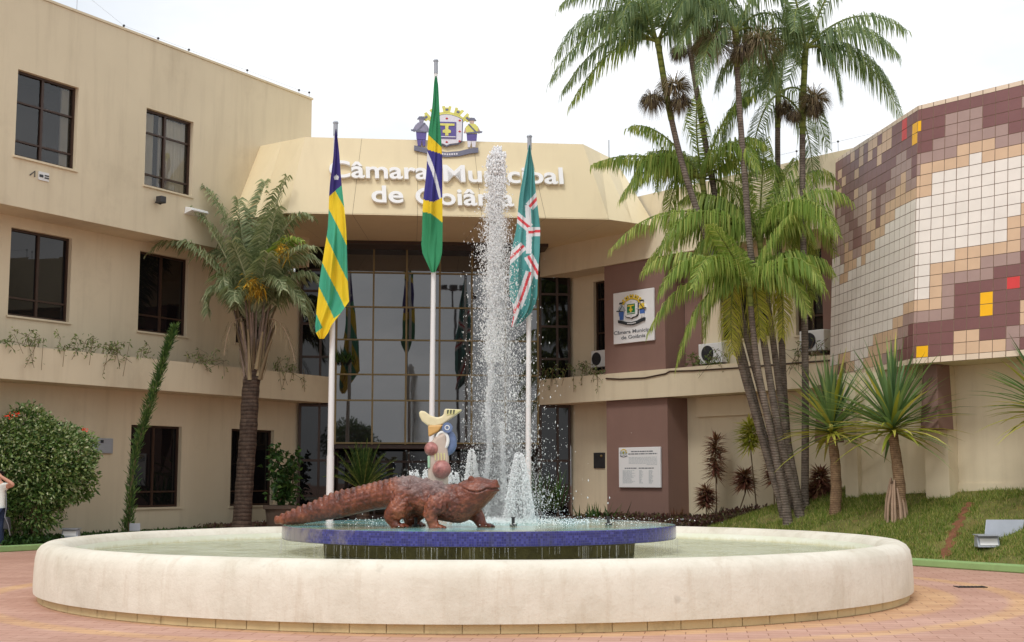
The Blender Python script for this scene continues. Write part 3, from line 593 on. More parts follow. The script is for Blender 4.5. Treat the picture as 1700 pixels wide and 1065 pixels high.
for r in range(-1, rows+1):
    b1 = Hh if r < 0 else Hh-capt-rh*r if r < rows else capb
    b0 = Hh-capt if r < 0 else b1-rh if r < rows else 0
    for c in range(-1, NC):
        aL = -9 if c < 0 else a1+cw*(c); aL2 = a1+cw*(c); aR = a1+cw*(c+1)
        l0, l1 = max(aL2 if c >= 0 else -9, slope*b0), max(aL2 if c >= 0 else -9, slope*b1)
        if aR-max(l0, l1) < .02: continue
        ch = 'C' if (r < 0 or r >= rows) else (PATR[r]+"MMVVBBMMVM")[c+1]
        tileq([RP(l0, b0), RP(aR, b0), RP(aR, b1), RP(l1, b1)], nRt, 6 if ch == 'C' else CI[ch])
aE = a1+cw*NC
nLt = nrm(np.cross(Ltp-Lb, Pb-Lb)); nLt = nLt if nLt[0] < 0 else -nLt
NL = 18
for r in range(-1, rows+1):
    b1 = Hh if r < 0 else Hh-capt-rh*r if r < rows else capb
    b0 = Hh-capt if r < 0 else b1-rh if r < rows else 0
    t0, t1 = b0/Hh, b1/Hh
    for c in range(NL):
        q = lambda s, t: (Pb+(Lb-Pb)*s)*(1-t)+(Pt+(Ltp-Pt)*s)*t
        ch = 'C' if (r < 0 or r >= rows) else PATL[r][c]
        tileq([q((c+1)/NL, t0), q(c/NL, t0), q(c/NL, t1), q((c+1)/NL, t1)], nLt, 6 if ch == 'C' else CI[ch])
E0, E1 = RP(aE, 0), RP(aE, Hh); bk = np.array([5., 8., 0])
m.add([Pb, E0, E0+bk, Lb+bk, Lb], [(4, 3, 2, 1, 0)], 8); m.add([Pt, E1, E1+bk, Ltp+bk, Ltp], [(0, 1, 2, 3, 4)], 8)
m.add([E0, E0+bk, E1+bk, E1], [(0, 1, 2, 3)], 8); m.add([Lb, Ltp, Ltp+bk, Lb+bk], [(0, 1, 2, 3)], 8)
m.build('tiled_block', tm, B)
# cream wall under the tiled block
FW = Fr(AY(1600, 812, 28.0), FRr.u[:2])
uW0 = FW.px(1411, 800)[0]
zt = Pb[2]-.003
m = MB(); m.fbox(FW, uW0, 7.5, -.3, 0, .2, zt); 
m.fbox(FW, uW0-.02, uW0+.32, .002, .14, .2, zt-.002); up0, up1 = FW.px(1549, 700)[0], FW.px(1588, 700)[0]; m.fbox(FW, up0, up1, .002, .34, .2, zt-.002)
m.fbox(FW, uW0+.322, up0-.002, .002, .03, .9, 1.48); m.fbox(FW, up1+.002, 7.5, .002, .03, .9, 1.48)
wl = FW.p(uW0, -.02, 0); wr = FRr.p(6.9, WN, 0)
m.add([wl+[0, 0, .2], wr+[0, 0, .2], wr+[0, 0, zt], wl+[0, 0, zt]], [(0, 1, 2, 3)], 0)
m.build('wall', 'wall_paint_right', B)
def wedge(cx, yb, Yd, w0, w1, z0, z1, d):
    mb = MB(); P = AY(cx, yb, Yd); P[2] = 0
    q = lambda u, n, z: P+FRr.u*u+FRr.n*n+np.array([0, 0, z])
    mb.hexa([q(-w1/2, .1, z0), q(w1/2, .1, z0), q(w1/2*1.0, -d, z0), q(-w1/2, -d, z0), q(-w0/2, .0, z1), q(w0/2, .0, z1), q(w0/2, -d, z1), q(-w0/2, -d, z1)])
    mb.build('bracket', 'brown_paint', B, bevel=.01)
wedge(1547, 700, 27.7, .33, .42, AY(1550, 713, 27.7)[2], Pb[2]-.004, .45)
wedge(1374, 725, 30.8, .5, .6, AY(1374, 734, 30.8)[2], Pb[2]-.2, .35)
# ------------------------------------------------------------------ ground
m = MB(); m.quad((-250, -250, 0), (250, -250, 0), (250, 250, 0), (-250, 250, 0)); struct(m.build('plaza_paving', 'paving'))
# left bed
m = MB(); m.fbox(FL, -14, 9.0, .002, 1.62, .004, .10); struct(m.build('planting_bed', 'bed_soil'))
m = MB(); m.fbox(FL, -14, 9.0, 1.62, 1.86, .003, .13); struct(m.build('kerb', 'kerb_paint', bevel=.02))
# right lawn: kerb line and mound
KP = np.array([8.66, 23.3]); ke = nrm([-.55, .83, 0])[:2]; kn = np.array([ke[1], -ke[0]])
def sm(x): x = np.clip(x, 0, 1); return x*x*(3-2*x)
def mz(x, y):
    rel = np.array([x, y])-KP; d = float(rel@kn); s = float(rel@ke)
    k = 1-.82*sm((s-6.9)/5.0)
    return .10 + (.40*min(max(d, 0), 3.15) + .02*math.sin(x*2.1+y*1.3))*k*float(sm(d/.4+.2))
m = MB(); ns_, nd_ = 60, 30
ss = np.linspace(-9, 14.5, ns_); ds = np.linspace(0, 6.5, nd_)
G = [[(lambda P: (P[0], P[1], mz(P[0], P[1])))(KP+ke*s+kn*d) for d in ds] for s in ss]
m.add(np.array(G).reshape(-1, 3), [(i*nd_+j, i*nd_+j+1, (i+1)*nd_+j+1, (i+1)*nd_+j) for i in range(ns_-1) for j in range(nd_-1)])
lawn = m.build('lawn_ground', 'lawn_soil', smooth=True); struct(lawn); fix_normals(lawn)
m = MB(); q = lambda s, d, z: np.array([*(KP+ke*s+kn*d), z])
m.hexa([q(-9, -.25, .003), q(-9, .02, .003), q(14.5, .02, .003), q(14.5, -.25, .003), q(-9, -.25, .13), q(-9, .02, .13), q(14.5, .02, .13), q(14.5, -.25, .13)])
kb = m.build('kerb', 'kerb_paint', bevel=.02); struct(kb); fix_normals(kb)
# grass
def in_view(P): return True
nb = 60000; vs = []; pts = []
while len(pts) < nb:
    s = rng.uniform(-1.5, 9.5); d = rng.uniform(.05, 4.2); P = KP+ke*s+kn*d
    nn_ = mnoise.noise(Vector((P[0]*.9, P[1]*.9, 0)))
    d_ = mnoise.noise(Vector((P[0]*2.3, P[1]*2.3, 5)))
    if nn_+.5*d_ < -.16 and rng.random() < .8: continue
    if rng.random() < .45 and s > 7.5: continue
    pts.append(P)
strip = [(1612, 842), (1565, 922)]
s0, s1 = np.array(AY(1608, 838, 27.2)[:2]), np.array(AY(1566, 922, 24.9)[:2])
pts = [P for P in pts if not (0 < np.dot(P-s0, nrm(np.append(s1-s0, 0))[:2]) < np.linalg.norm(s1-s0) and abs(np.cross(np.append(nrm(np.append(s1-s0, 0))[:2], 0), np.append(P-s0, 0))[2]) < rng.uniform(.02, .11))]
V = np.zeros((len(pts)*3, 3))
for i, P in enumerate(pts):
    z = mz(P[0], P[1]); a = rng.uniform(0, 6.28); h = rng.uniform(.03, .09)*(1.5 if rng.random() < .06 else 1); w = .008; l = rng.normal(0, .03, 2)
    V[i*3] = (P[0]-w*math.cos(a), P[1]-w*math.sin(a), z-.005); V[i*3+1] = (P[0]+w*math.cos(a), P[1]+w*math.sin(a), z-.005); V[i*3+2] = (P[0]+l[0], P[1]+l[1], z+h)
m = MB(); m.add(V, [(i*3, i*3+1, i*3+2) for i in range(len(pts))]); tag(m.build('grass', 'grass_blade'), 'short green and yellowed grass covering the sloping lawn on the right', 'grass', kind='stuff')
m = MB(); kk = 60; e = nrm(np.append(s1-s0, 0)); sd = np.array([-e[1], e[0], 0]); W_ = []
for i in range(kk):
    P = s0+(s1-s0)*i/(kk-1)
    for sgn in (-1, 0, 1):
        Q = P+sd[:2]*(sgn*(.085+rng.uniform(-.045, .045))+.05*math.sin(i*.7)+rng.uniform(-.02, .02)); W_.append((Q[0], Q[1], mz(Q[0], Q[1])+.018+(rng.uniform(0, .02) if sgn == 0 else -.012)))
m.add(W_, [(i*3+j, i*3+j+1, (i+1)*3+j+1, (i+1)*3+j) for i in range(kk-1) for j in range(2)]); o = m.build('soil_strip', 'soil', smooth=True); struct(o); fix_normals(o)
# ------------------------------------------------------------------ foliage helpers
def leaf(V, Fc, base, d, side, L, W, droop=0., fold=.25):
    """pointed leaf of two quads folded on the midrib, bending down"""
    b = len(V); d = nrm(d); side = nrm(side-d*np.dot(side, d)); up = np.cross(side, d)
    m1 = base+d*L*.45+np.array([0, 0, -droop*L*.2]); t = base+d*L+np.array([0, 0, -droop*L])
    V.extend([base, m1+side*W*.5+up*W*fold, t, m1-side*W*.5+up*W*fold, m1]); Fc.extend([(b, b+1, b+4), (b+1, b+2, b+4), (b+2, b+3, b+4), (b+3, b, b+4)])
def bez(a, c, b, n):
    t = np.linspace(0, 1, n)[:, None]; return (1-t)**2*np.asarray(a)+2*t*(1-t)*np.asarray(c)+t**2*np.asarray(b)
def frond(parent, pts, leafL, leafW, n, mat, rachis='trunk_green', hang=.5, start=.12, r0=.03, plume=.0, jitter=.12, fwd=.45, vee=.3):
    pts = np.asarray(pts); mb = MB(); mb.tube(pts, np.linspace(r0, .006, len(pts)), 5, 1)
    seg = np.linalg.norm(np.diff(pts, axis=0), axis=1); cum = np.insert(np.cumsum(seg), 0, 0); Lt = cum[-1]
    V = []; Fc = []
    for i in range(n):
        t = start+(1-start)*(i+rng.uniform(0, .6))/n; s = t*Lt; k = min(np.searchsorted(cum, s, 'right')-1, len(seg)-1)
        P = pts[k]+(pts[k+1]-pts[k])*((s-cum[k])/seg[k]); T = nrm(pts[k+1]-pts[k])
        sd = nrm(np.cross(T, [0, 0, 1.])+1e-4); up = np.cross(sd, T)
        env = math.sin(math.pi*min(1, (.18+.80*t)))**.6 if t < .98 else .45
        for sg in (-1, 1):
            if rng.random() < .03: continue
            dr = nrm(sd*sg*(1+rng.normal(0, jitter))+T*(fwd+.5*t+rng.normal(0, jitter))+up*(vee+rng.normal(0, jitter+plume)))
            L = leafL*env*rng.uniform(.85, 1.1); W = leafW*rng.uniform(.8, 1.15)
            g = np.array([0, 0, -1.]); p1 = P+nrm(dr+g*hang*.35)*L*.4; d2 = nrm(dr*(1-hang*.6)+g*hang*1.3); p2 = p1+d2*L*.35; d3 = nrm(d2+g*hang*.8+rng.normal(0, .08, 3)); p3 = p2+d3*L*.27
            ws = T*W*.5; b = len(V)
            V.extend([P-ws*.5, P+ws*.5, p1-ws, p1+ws, p2-ws*.75, p2+ws*.75, p3]); Fc.extend([(b, b+1, b+3, b+2), (b+2, b+3, b+5, b+4), (b+4, b+5, b+6)])
    mb.add(V, Fc, 0); return mb.build('frond', [mat, rachis], parent)
def spline(px, Ys):
    P = [AY(x, y, d) for (x, y), d in zip(px, Ys)]; P = np.array(P); n = len(P); t = np.arange(n); tt = np.linspace(0, n-1, 6*n)
    outp = []
    for s in tt:
        i = min(int(s), n-2); f = s-i; p0 = P[max(i-1, 0)]; p1 = P[i]; p2 = P[i+1]; p3 = P[min(i+2, n-1)]
        outp.append(.5*((2*p1)+(-p0+p2)*f+(2*p0-5*p1+4*p2-p3)*f*f+(-p0+3*p1-3*p2+p3)*f**3))
    return np.array(outp)
def bunch(parent, P, r, n, mat='fruit_strand', L=.6, top=None):
    V = []; Fc = []; P = np.asarray(P)
    for i in range(n):
        d = nrm(rng.normal(0, 1, 3)*[1, 1, .45]+[0, 0, -.15]); base = P+d*r*.15; p = base+d*r*.6; tip = p+np.array([0, 0, -1])*L*r*rng.uniform(.5, 1.3)+d*r*.35
        s = nrm(np.cross(d, [.3, .2, 1]))*.006; b = len(V); V.extend([base-s, base+s, p+s, p-s, tip]); Fc.extend([(b, b+1, b+2, b+3), (b+3, b+2, b+4)])
    m = MB(); m.add(V, Fc); return m.build('fruit_bunch', mat, parent)
# ------------------------------------------------------------------ acai palms
def acai(label, path, Yb, Yc, fronds, mat, nextra=4, r0=.085, r1=.06, shaft=1.2, Lx=2.2, bunches=(), hang=1.0, leafL=.78, dry=()):
    Ys = np.linspace(Yb, Yc, len(path)); base = AY(*path[0], Yb); zb = mz(base[0], base[1])
    base[2] = zb
    T = thing('acai_palm', base, label, 'palm tree', 'clump of slender palms beside the tiled wall')
    P = spline(path, Ys); P[0, 2] = min(P[0, 2], zb)-.05
    L = np.cumsum(np.insert(np.linalg.norm(np.diff(P, axis=0), axis=1), 0, 0)); rr = np.interp(L, [0, .5, L[-1]], [r0*1.35, r0, r1])
    ish = np.searchsorted(L, L[-1]-shaft)
    m = MB(); m.tube(P[:ish+1], rr[:ish+1], 10); m.build('trunk', 'trunk_acai', T, smooth=True)
    m = MB(); m.tube(P[ish:], rr[ish:]*1.12, 10); m.build('crownshaft', 'trunk_green', T, smooth=True)
    C0 = P[-1]
    for fr in fronds:
        (tx, ty), (cx, cy) = fr[0], fr[1]; mt = fr[2] if len(fr) > 2 else mat; dy = fr[3] if len(fr) > 3 else rng.uniform(-1.3, 1.0)
        pts = bez(C0-[0, 0, .1], AY(cx, cy, Yc+dy*.5), AY(tx, ty, Yc+dy), 14)
        frond(T, pts, leafL, .030, 88, mt, hang=hang)
    for k in range(nextra):
        a = rng.uniform(0, 6.28); e = rng.uniform(.3, 1.0); l = Lx*rng.uniform(.8, 1.1); d = np.array([math.cos(a)*math.cos(e), math.sin(a)*math.cos(e), math.sin(e)])
        tip = C0+d*l*[1, 1, .35]-[0, 0, .3*l]; ctr = C0+d*l*.7+[0, 0, .2*l]
        frond(T, bez(C0-[0, 0, .1], ctr, tip, 12), leafL, .032, 92, mat, hang=hang)
    for (bx, by, r) in bunches: bunch(T, AY(bx, by, Yc-.15), r*.88, 480)
    for (bx, by, r) in dry: bunch(T, AY(bx, by, Yc-.1), r, 420, 'leaf_dry', .4)
    return T
A1, A2, A3 = 'leaf_acai', 'leaf_acai_bright', 'leaf_acai_yellow'
acai('leftmost tall slender palm leaning left with round seed bunches on its green shaft', [(1303, 857), (1263, 720), (1225, 585), (1184, 430), (1138, 290), (1111, 180), (1091, 62)], 30.2, 29.2,
     [((915, 135), (985, 0)), ((948, 172), (1025, 40), A2), ((922, 95), (1000, -45)), ((930, 10), (1000, -80)), ((1040, -120), (1060, -60)), ((1215, -10), (1160, -60)), ((1185, 75), (1160, 0)), ((960, 60), (1030, -10)), ((935, 150), (1010, 25))], A1, 2, bunches=((1083, 163, .36), (1130, 168, .33)), dry=((1120, 140, .45),), shaft=2.0)
acai('tall slender palm second from the left with crown cut by the top of the frame', [(1322, 852), (1290, 740), (1261, 640), (1213, 450), (1177, 270), (1150, 110), (1133, 0)], 30.5, 30.6,
     [((1050, 70), (1090, -50)), ((1245, 60), (1200, -60)), ((1160, 130), (1170, 0)), ((1000, -30), (1060, -110)), ((1260, -60), (1200, -120))], A1, 3, bunches=((1128, 84, .28), (1162, 76, .24)))
acai('tall slender palm with straight pale trunk standing in front of the clump', [(1328, 850), (1294, 720), (1264, 540), (1246, 415), (1237, 300), (1227, 170), (1221, 45)], 29.8, 28.8,
     [((1125, 85), (1165, -40)), ((1335, 105), (1290, -30)), ((1140, 20), (1180, -60)), ((1310, 10), (1270, -70)), ((1295, 150), (1275, 20)), ((1160, 140), (1180, 20), A1)], A1, 2, bunches=((1232, 84, .36),), dry=((1190, 68, .6), (1262, 66, .55)), shaft=.9)
acai('tall slender palm with wide fronds reaching right towards the tiled wall', [(1336, 850), (1337, 640), (1334, 430), (1332, 260), (1334, 150), (1338, 72)], 30.4, 29.6,
     [((1503, 50), (1420, -10)), ((1497, 195), (1440, 60)), ((1480, 150), (1420, 50)), ((1235, 110), (1280, 0)), ((1270, 175), (1290, 40)), ((1395, 165), (1385, 60)), ((1430, -60), (1385, -60)), ((1280, -60), (1310, -80)), ((1490, 90), (1420, 10))], A1, 2, bunches=((1352, 178, .27), (1318, 190, .22)), dry=((1352, 160, .4),), shaft=2.2)
acai('dark slender palm between the two tallest trunks with a half hidden crown', [(1318, 850), (1301, 640), (1293, 400), (1291, 250), (1292, 150)], 31.0, 30.8,
     [((1200, 235), (1235, 110)), ((1375, 245), (1340, 110)), ((1225, 60), (1260, 40)), ((1350, 320), (1350, 170)), ((1240, 320), (1255, 170)), ((1320, 30), (1305, 60))], A1, 2, bunches=((1301, 178, .3),), shaft=1.1)
acai('lower palm on the left of the clump with pale arching fronds over the canopy corner', [(1306, 855), (1262, 700), (1215, 520), (1180, 390), (1165, 290)], 30.6, 30.4,
     [((1045, 212), (1090, 190)), ((985, 272), (1070, 235)), ((1030, 330), (1080, 240)), ((1248, 160), (1200, 170)), ((1110, 380), (1110, 270)), ((1270, 240), (1230, 200)), ((1160, 150), (1150, 200)), ((1240, 380), (1230, 290))], A2, 6, shaft=.9, leafL=.7)
acai('mid height bright green palm at the centre of the clump with long drooping fronds', [(1330, 852), (1302, 700), (1280, 540), (1266, 440), (1260, 385)], 30.2, 29.9,
     [((1018, 408), (1110, 300), A2), ((1068, 448), (1140, 330), A2), ((1410, 332), (1350, 280), A2), ((1385, 300), (1340, 240)), ((1150, 430), (1180, 350), A2), ((1215, 255), (1230, 290)), ((1320, 262), (1300, 290)), ((1350, 420), (1330, 330), A2), ((1130, 335), (1180, 290)), ((1270, 230), (1265, 290))], A2, 11, shaft=.8, hang=.95, Lx=2.5)
acai('shortest palm of the clump with yellow green fronds hanging in front of the planter', [(1308, 853), (1276, 700), (1255, 590), (1243, 468)], 29.6, 28.8,
     [((1072, 448), (1140, 380), A2), ((1078, 548), (1140, 420), A2), ((1124, 605), (1165, 440), A2), ((1216, 588), (1205, 430), A3), ((1298, 560), (1310, 430), A3), ((1382, 452), (1340, 390), A2), ((1262, 560), (1255, 440), A3), ((1170, 560), (1180, 430), A2), ((1340, 520), (1320, 420), A2), ((1180, 372), (1200, 390), A2), ((1310, 360), (1290, 380), A2)], A2, 8, shaft=.7, hang=.95, leafL=.75, Lx=2.3)
# ------------------------------------------------------------------ triangle palm
PY = 35.6
TB = AY(403, 872, PY); TB[2] = .08
T = thing('triangle_palm', TB, 'stout grey green palm with flaring leaf bases and yellow flowers', 'palm tree')
P = spline([(401, 880), (406, 800), (412, 720), (416, 650), (420, 610)], [PY]*5); m = MB(); k = len(P)
m.tube(P, np.interp(np.arange(k), [0, 4, k-1], [.27, .235, .22])*(1+.04*np.sin(np.arange(k)*2.1)), 14)
for i in range(0):
    q = P[rng.integers(2, k-1)]; a = rng.uniform(0, 6.28); d = np.array([math.cos(a), math.sin(a), 0]); m.hexa([q+d*.24+np.array([x, y, z]) for z in (0, .14) for x, y in ((-.07, -.07), (.07, -.07), (.07, .07), (-.07, .07))])
m.build('trunk', 'trunk_brown', T, smooth=False)
m = MB(); V = []; Fc = []
for i in range(64):   # upright old leaf bases and petioles fanning out of the trunk top
    a = i*2.39996; z0 = rng.uniform(-.25, .55); k_r = rng.uniform(.15, .24); b0 = AY(420, 622, PY)+np.array([k_r*math.cos(a), k_r*math.sin(a), z0]); sp = rng.uniform(.10, .42)
    L_ = rng.uniform(.7, 1.7); pts = bez(b0, b0+np.array([math.cos(a)*sp*.35, math.sin(a)*sp*.35, L_*.5]), b0+np.array([math.cos(a)*sp, math.sin(a)*sp, L_]), 6); m.tube(pts, np.linspace(.062, .022, 6), 6, i % 2)
    for q in range(3): leaf(V, Fc, b0+rng.normal(0, .03, 3), np.array([math.cos(a)*.3, math.sin(a)*.3, 1.]), rng.normal(0, 1, 3), rng.uniform(.3, .8), .03, .05)
m.add(V, Fc, 1); m.build('leaf_base', ['sheath_fibre', 'leaf_dry'], T, smooth=True)
cb = AY(424, 540, PY)
for (tx, ty), (cx, cy), mt, dy in [((250, 418), (310, 350), 'leaf_grey', -.6), ((288, 342), (345, 320), 'leaf_grey', -.2), ((322, 302), (380, 320), 'leaf_grey', .2), ((478, 293), (445, 340), 'leaf_grey', -.3), ((516, 360), (470, 330), 'leaf_grey', -.5),
    ((534, 440), (490, 390), 'leaf_grey', .3), ((490, 330), (450, 360), 'leaf_grey', .6), ((375, 480), (360, 420), 'leaf_grey', -.8), ((505, 520), (470, 420), 'leaf_grey', -.6), ((440, 300), (430, 380), 'leaf_grey', .9), ((350, 440), (370, 370), 'leaf_grey', .8), ((500, 400), (465, 370), 'leaf_acai_bright', -.9), ((530, 470), (500, 420), 'leaf_grey', -.2), ((460, 345), (445, 390), 'leaf_grey', -.8), ((385, 400), (405, 440), 'leaf_grey', -1.0), ((520, 410), (470, 400), 'leaf_grey', -1.0), ((445, 420), (440, 450), 'leaf_grey', -1.2), ((345, 520), (350, 430), 'leaf_grey', -.3), ((395, 330), (400, 400), 'leaf_grey', .5), ((515, 545), (500, 440), 'leaf_grey', .2), ((470, 480), (460, 430), 'leaf_grey', -1.3), ((390, 500), (385, 450), 'leaf_grey', -1.2)]:
    o = frond(T, bez(cb+rng.normal(0, .1, 3), AY(cx, cy, PY+dy*.6), AY(tx, ty, PY+dy), 16), .78, .04, 96, mt, 'leaf_base_stalk', hang=.55, start=.30, r0=.042, vee=.6, fwd=.5, plume=.12)
for (tx, ty), (cx, cy) in (((372, 590), (380, 500)), ((490, 600), (470, 500))):
    frond(T, bez(cb, AY(cx, cy, PY-.3), AY(tx, ty, PY-.5), 10), .6, .014, 30, 'leaf_dry', 'root_wood', hang=1.0, r0=.015)
for (fx, fy, n_, s_) in ((418, 470, 200, .33), (428, 480, 120, .25), (468, 415, 110, .3)):
    c0 = AY(fx, fy, PY-.75); V = []; Fc = []
    for i in range(n_):
        d = nrm(rng.normal(0, 1, 3)+[0, -.3, .1]); leaf(V, Fc, c0+rng.normal(0, .08, 3), d, rng.normal(0, 1, 3), s_*rng.uniform(.4, 1), .028, .6)
    m = MB(); m.add(V, Fc); m.build('flower_spray', 'flower_yellow', T)
# ------------------------------------------------------------------ pandanus
def pandanus(label, crown, base, Yd, R, n=150, roots=True, lean=0, bend=(0, 0)):
    Bp = AY(*base, Yd); Bp[2] = mz(Bp[0], Bp[1]); T = thing('screw_pine', Bp, label, 'screw pine', 'screw pines on the lawn')
    C0 = AY(*crown, Yd); P = np.array([Bp-[0, 0, .05], Bp+(C0-Bp)*.33+[bend[0], 0, 0], Bp+(C0-Bp)*.66+[bend[1], 0, 0], C0])
    P = np.array([P[min(int(t), 2)]+(P[min(int(t), 2)+1]-P[min(int(t), 2)])*(t-min(int(t), 2)) for t in np.linspace(0, 3, 16)])
    m = MB(); m.tube(P, np.linspace(.13, .10, 16)*(1+.05*np.sin(np.arange(16)*2.3)), 12); m.build('trunk', 'trunk_pandanus', T, smooth=True)
    V = []; Fc = []; V2 = []; F2 = []
    for i in range(n):
        t = i/n; a = i*2.39996+rng.normal(0, .25); el = math.radians(88-100*t**.85)+rng.normal(0, .14); L = R*rng.uniform(.72, 1.1)*(.92 if t > .8 else 1)
        d = np.array([math.cos(a)*math.cos(el), math.sin(a)*math.cos(el), math.sin(el)]); sd = np.array([-math.sin(a), math.cos(a), 0]); up = np.cross(sd, d)*-1
        W = .085; ps = [C0+np.array([0, 0, .25*(1-t)])]; dd = d.copy()
        for j in range(5): ps.append(ps[-1]+dd*L/5); dd = nrm(dd+np.array([0, 0, -.05-.10*t*(j > 1)])+rng.normal(0, .015, 3))
        ws = [.7, 1, 1, .8, .5, .06]
        vv, ff = (V2, F2) if (t > .68 and rng.random() < .75) or rng.random() < .12 else (V, Fc)
        b = len(vv)
        for p, w in zip(ps, ws): vv.extend([p-sd*W*w*.5+up*W*.18*w, p, p+sd*W*w*.5+up*W*.18*w])
        for j in range(5):
            for q in (0, 1): ff.append((b+j*3+q, b+j*3+q+1, b+j*3+q+4, b+j*3+q+3))
    m = MB(); m.add(V, Fc, 0); m.add(V2, F2, 1); m.build('leaf_rosette', ['leaf_pandanus', 'leaf_pandanus_yellow'], T)
    if roots:
        m = MB()
        for i in range(16):
            a = i/16*6.283+rng.normal(0, .15); r = rng.uniform(.14, .25); h = rng.uniform(.55, .85); e = Bp+np.array([r*math.cos(a), r*math.sin(a), 0]); e[2] = mz(e[0], e[1])-.03
            s = Bp+(C0-Bp)*(h/np.linalg.norm(C0-Bp))+np.array([.08*math.cos(a), .08*math.sin(a), 0]); m.tube([s, (s+e)/2+np.array([.03*math.cos(a), .03*math.sin(a), .02]), e], [.02, .026, .03], 6)
        m.build('prop_root', 'root_wood', T, smooth=True)
    return T
pandanus('screw pine in the middle of the lawn with a fan of pale stilt roots', (1482, 718), (1488, 853), 27.6, 1.75, bend=(.10, .06))
pandanus('screw pine close to the palm clump with a blue green crown and peeling bark', (1381, 722), (1386, 842), 29.2, 1.62, n=118, roots=False, bend=(.05, .05))
pandanus('screw pine at the right edge showing only the left half of its crown', (1742, 690), (1748, 868), 25.2, 1.5, n=130)
# ------------------------------------------------------------------ red dracaenas
def dracaena(label, heads, base, Yd, mat='leaf_red', grp='red leaved dracaenas by the wall'):
    Bp = AY(*base, Yd); T = thing('dracaena', Bp, label, 'dracaena', grp)
    ms = MB(); V = []; Fc = []
    for (x, y0, y1, L) in heads:
        top = AY(x, y0, Yd); bot = AY(x, y1, Yd); ms.tube([Bp, bot-[0, .05, .2], top], [.02, .016, .01], 6)
        for i in range(320):
            t = rng.random(); P = bot+(top-bot)*t; a = rng.uniform(0, 6.28); e = rng.normal(.05+.6*t**3, .32); leaf(V, Fc, P, np.array([math.cos(a)*math.cos(e), math.sin(a)*math.cos(e), math.sin(e)]), np.array([-math.sin(a), math.cos(a), .0]), L*rng.uniform(.75, 1.35), .055, .25)
    ms.build('stem', 'stem_wood', T); m = MB(); m.add(V, Fc); m.build('leaves', mat, T)
dracaena('tall bushy red dracaena standing free against the cream wall', [(1188, 728, 790, .36)], (1190, 862), 36.2)
dracaena('small red dracaena with a drooping head low against the brown pillar corner', [(1172, 812, 838, .32)], (1174, 866), 36.0)
dracaena('green tinged dracaena head beside the leftmost palm trunk', [(1246, 705, 740, .40)], (1258, 862), 34.6, 'leaf_acai_yellow')
dracaena('small round red dracaena with spreading leaves left of the palm trunks', [(1236, 786, 806, .36)], (1222, 864), 34.8)
dracaena('red dracaena seen between the palm trunks', [(1284, 735, 800, .3)], (1286, 860), 32.0)
dracaena('red dracaena between the palm clump and the screw pine', [(1362, 785, 812, .36), (1352, 810, 830, .3)], (1364, 848), 30.9)
# ------------------------------------------------------------------ bush, cypress, pot plant and others
def leafcloud(V, Fc, c, rad, n, L, W, shell=.5):
    for i in range(n):
        d = nrm(rng.normal(0, 1, 3)); r = rng.uniform(shell, 1)**.6; lump = 1+.22*mnoise.noise(Vector(d*2.3+c*.7))+.1*mnoise.noise(Vector(d*6+c))
        P = c+d*rad*r*lump; e = nrm(d+rng.normal(0, .6, 3)+[0, 0, .25]); leaf(V, Fc, P, e, rng.normal(0, 1, 3), L*rng.uniform(.7, 1.25), W, .2)
ub, _ = FL.px(62, 790, 1.0); bc = FL.p(ub, 1.0, 1.72)
T = thing('flowering_bush', FL.p(ub, 1.0, .1), 'large round variegated bush with a few red flowers at the left edge', 'bush')
V = []; Fc = []; V2 = []; F2 = []
for (dx, dz, r, n) in ((0, .1, 1.18, 4600), (-.75, .35, .95, 2400), (.55, .45, .72, 1700), (-.2, -.7, .95, 2500), (-.9, -.65, .8, 1700), (.65, -.2, .62, 1100), (-.2, .95, .65, 1300)):
    c = bc+FL.u*dx*.75+np.array([.62*dx, -.0, dz]); leafcloud(V, Fc, c, np.array([r, r*.75, r*.9]), n, .11, .055, .35)
    if dz > 0: leafcloud(V2, F2, c+[0, 0, .03], np.array([r, r*.78, r*.92]), int(n*.38), .10, .05, .8)
m = MB(); m.add(V, Fc, 0); m.add(V2, F2, 1); m.build('foliage', ['leaf_bush', 'leaf_bush_pale'], T)
m = MB(); 
for i in range(9): 
    e = bc+rng.normal(0, .4, 3); m.tube([FL.p(ub, 1.0, .05)+rng.normal(0, .08, 3)*[1, 1, 0], (FL.p(ub, 1, .05)+e)/2+rng.normal(0, .1, 3), e], [.05, .035, .015], 6)
m.build('trunk', 'stem_wood', T)
for (x, y) in ((14, 690), (27, 686), (141, 712)):
    c = AY(x, y, bc[1]-1.0)
    V = []; Fc = []
    for i in range(9): leaf(V, Fc, c+rng.normal(0, .03, 3), rng.normal(0, 1, 3), rng.normal(0, 1, 3), .065, .04, .1)
    m = MB(); m.add(V, Fc); m.build('flower', 'red_petal', T)
CY = 33.2; cpath = spline([(213, 884), (216, 830), (226, 750), (244, 690), (262, 630), (276, 585), (291, 545)], [CY]*7)
T = thing('slim_cypress', cpath[0]*[1, 1, 0]+[0, 0, .1], 'very slim leaning dark green cypress in front of the ground floor window', 'cypress')
m = MB(); m.tube(cpath, np.linspace(.035, .008, len(cpath)), 6); m.build('trunk', 'stem_wood', T)
V = []; Fc = []
for i in range(2600):
    t = rng.random()**.9; k = t*(len(cpath)-1); j = min(int(k), len(cpath)-2); P = cpath[j]+(cpath[j+1]-cpath[j])*(k-j)
    r = np.interp(t, [0, .05, .2, .3, .5, .8, 1], [.05, .09, .06, .065, .075, .05, .015])*(1+.4*math.sin(t*37)*.5); a = rng.uniform(0, 6.28); rr = r*abs(rng.normal(0, .75))
    leaf(V, Fc, P+np.array([rr*math.cos(a), rr*math.sin(a), 0]), np.array([math.cos(a)*.5, math.sin(a)*.5, .9])+rng.normal(0, .25, 3), rng.normal(0, 1, 3), rng.uniform(.10, .24), .028, .05)
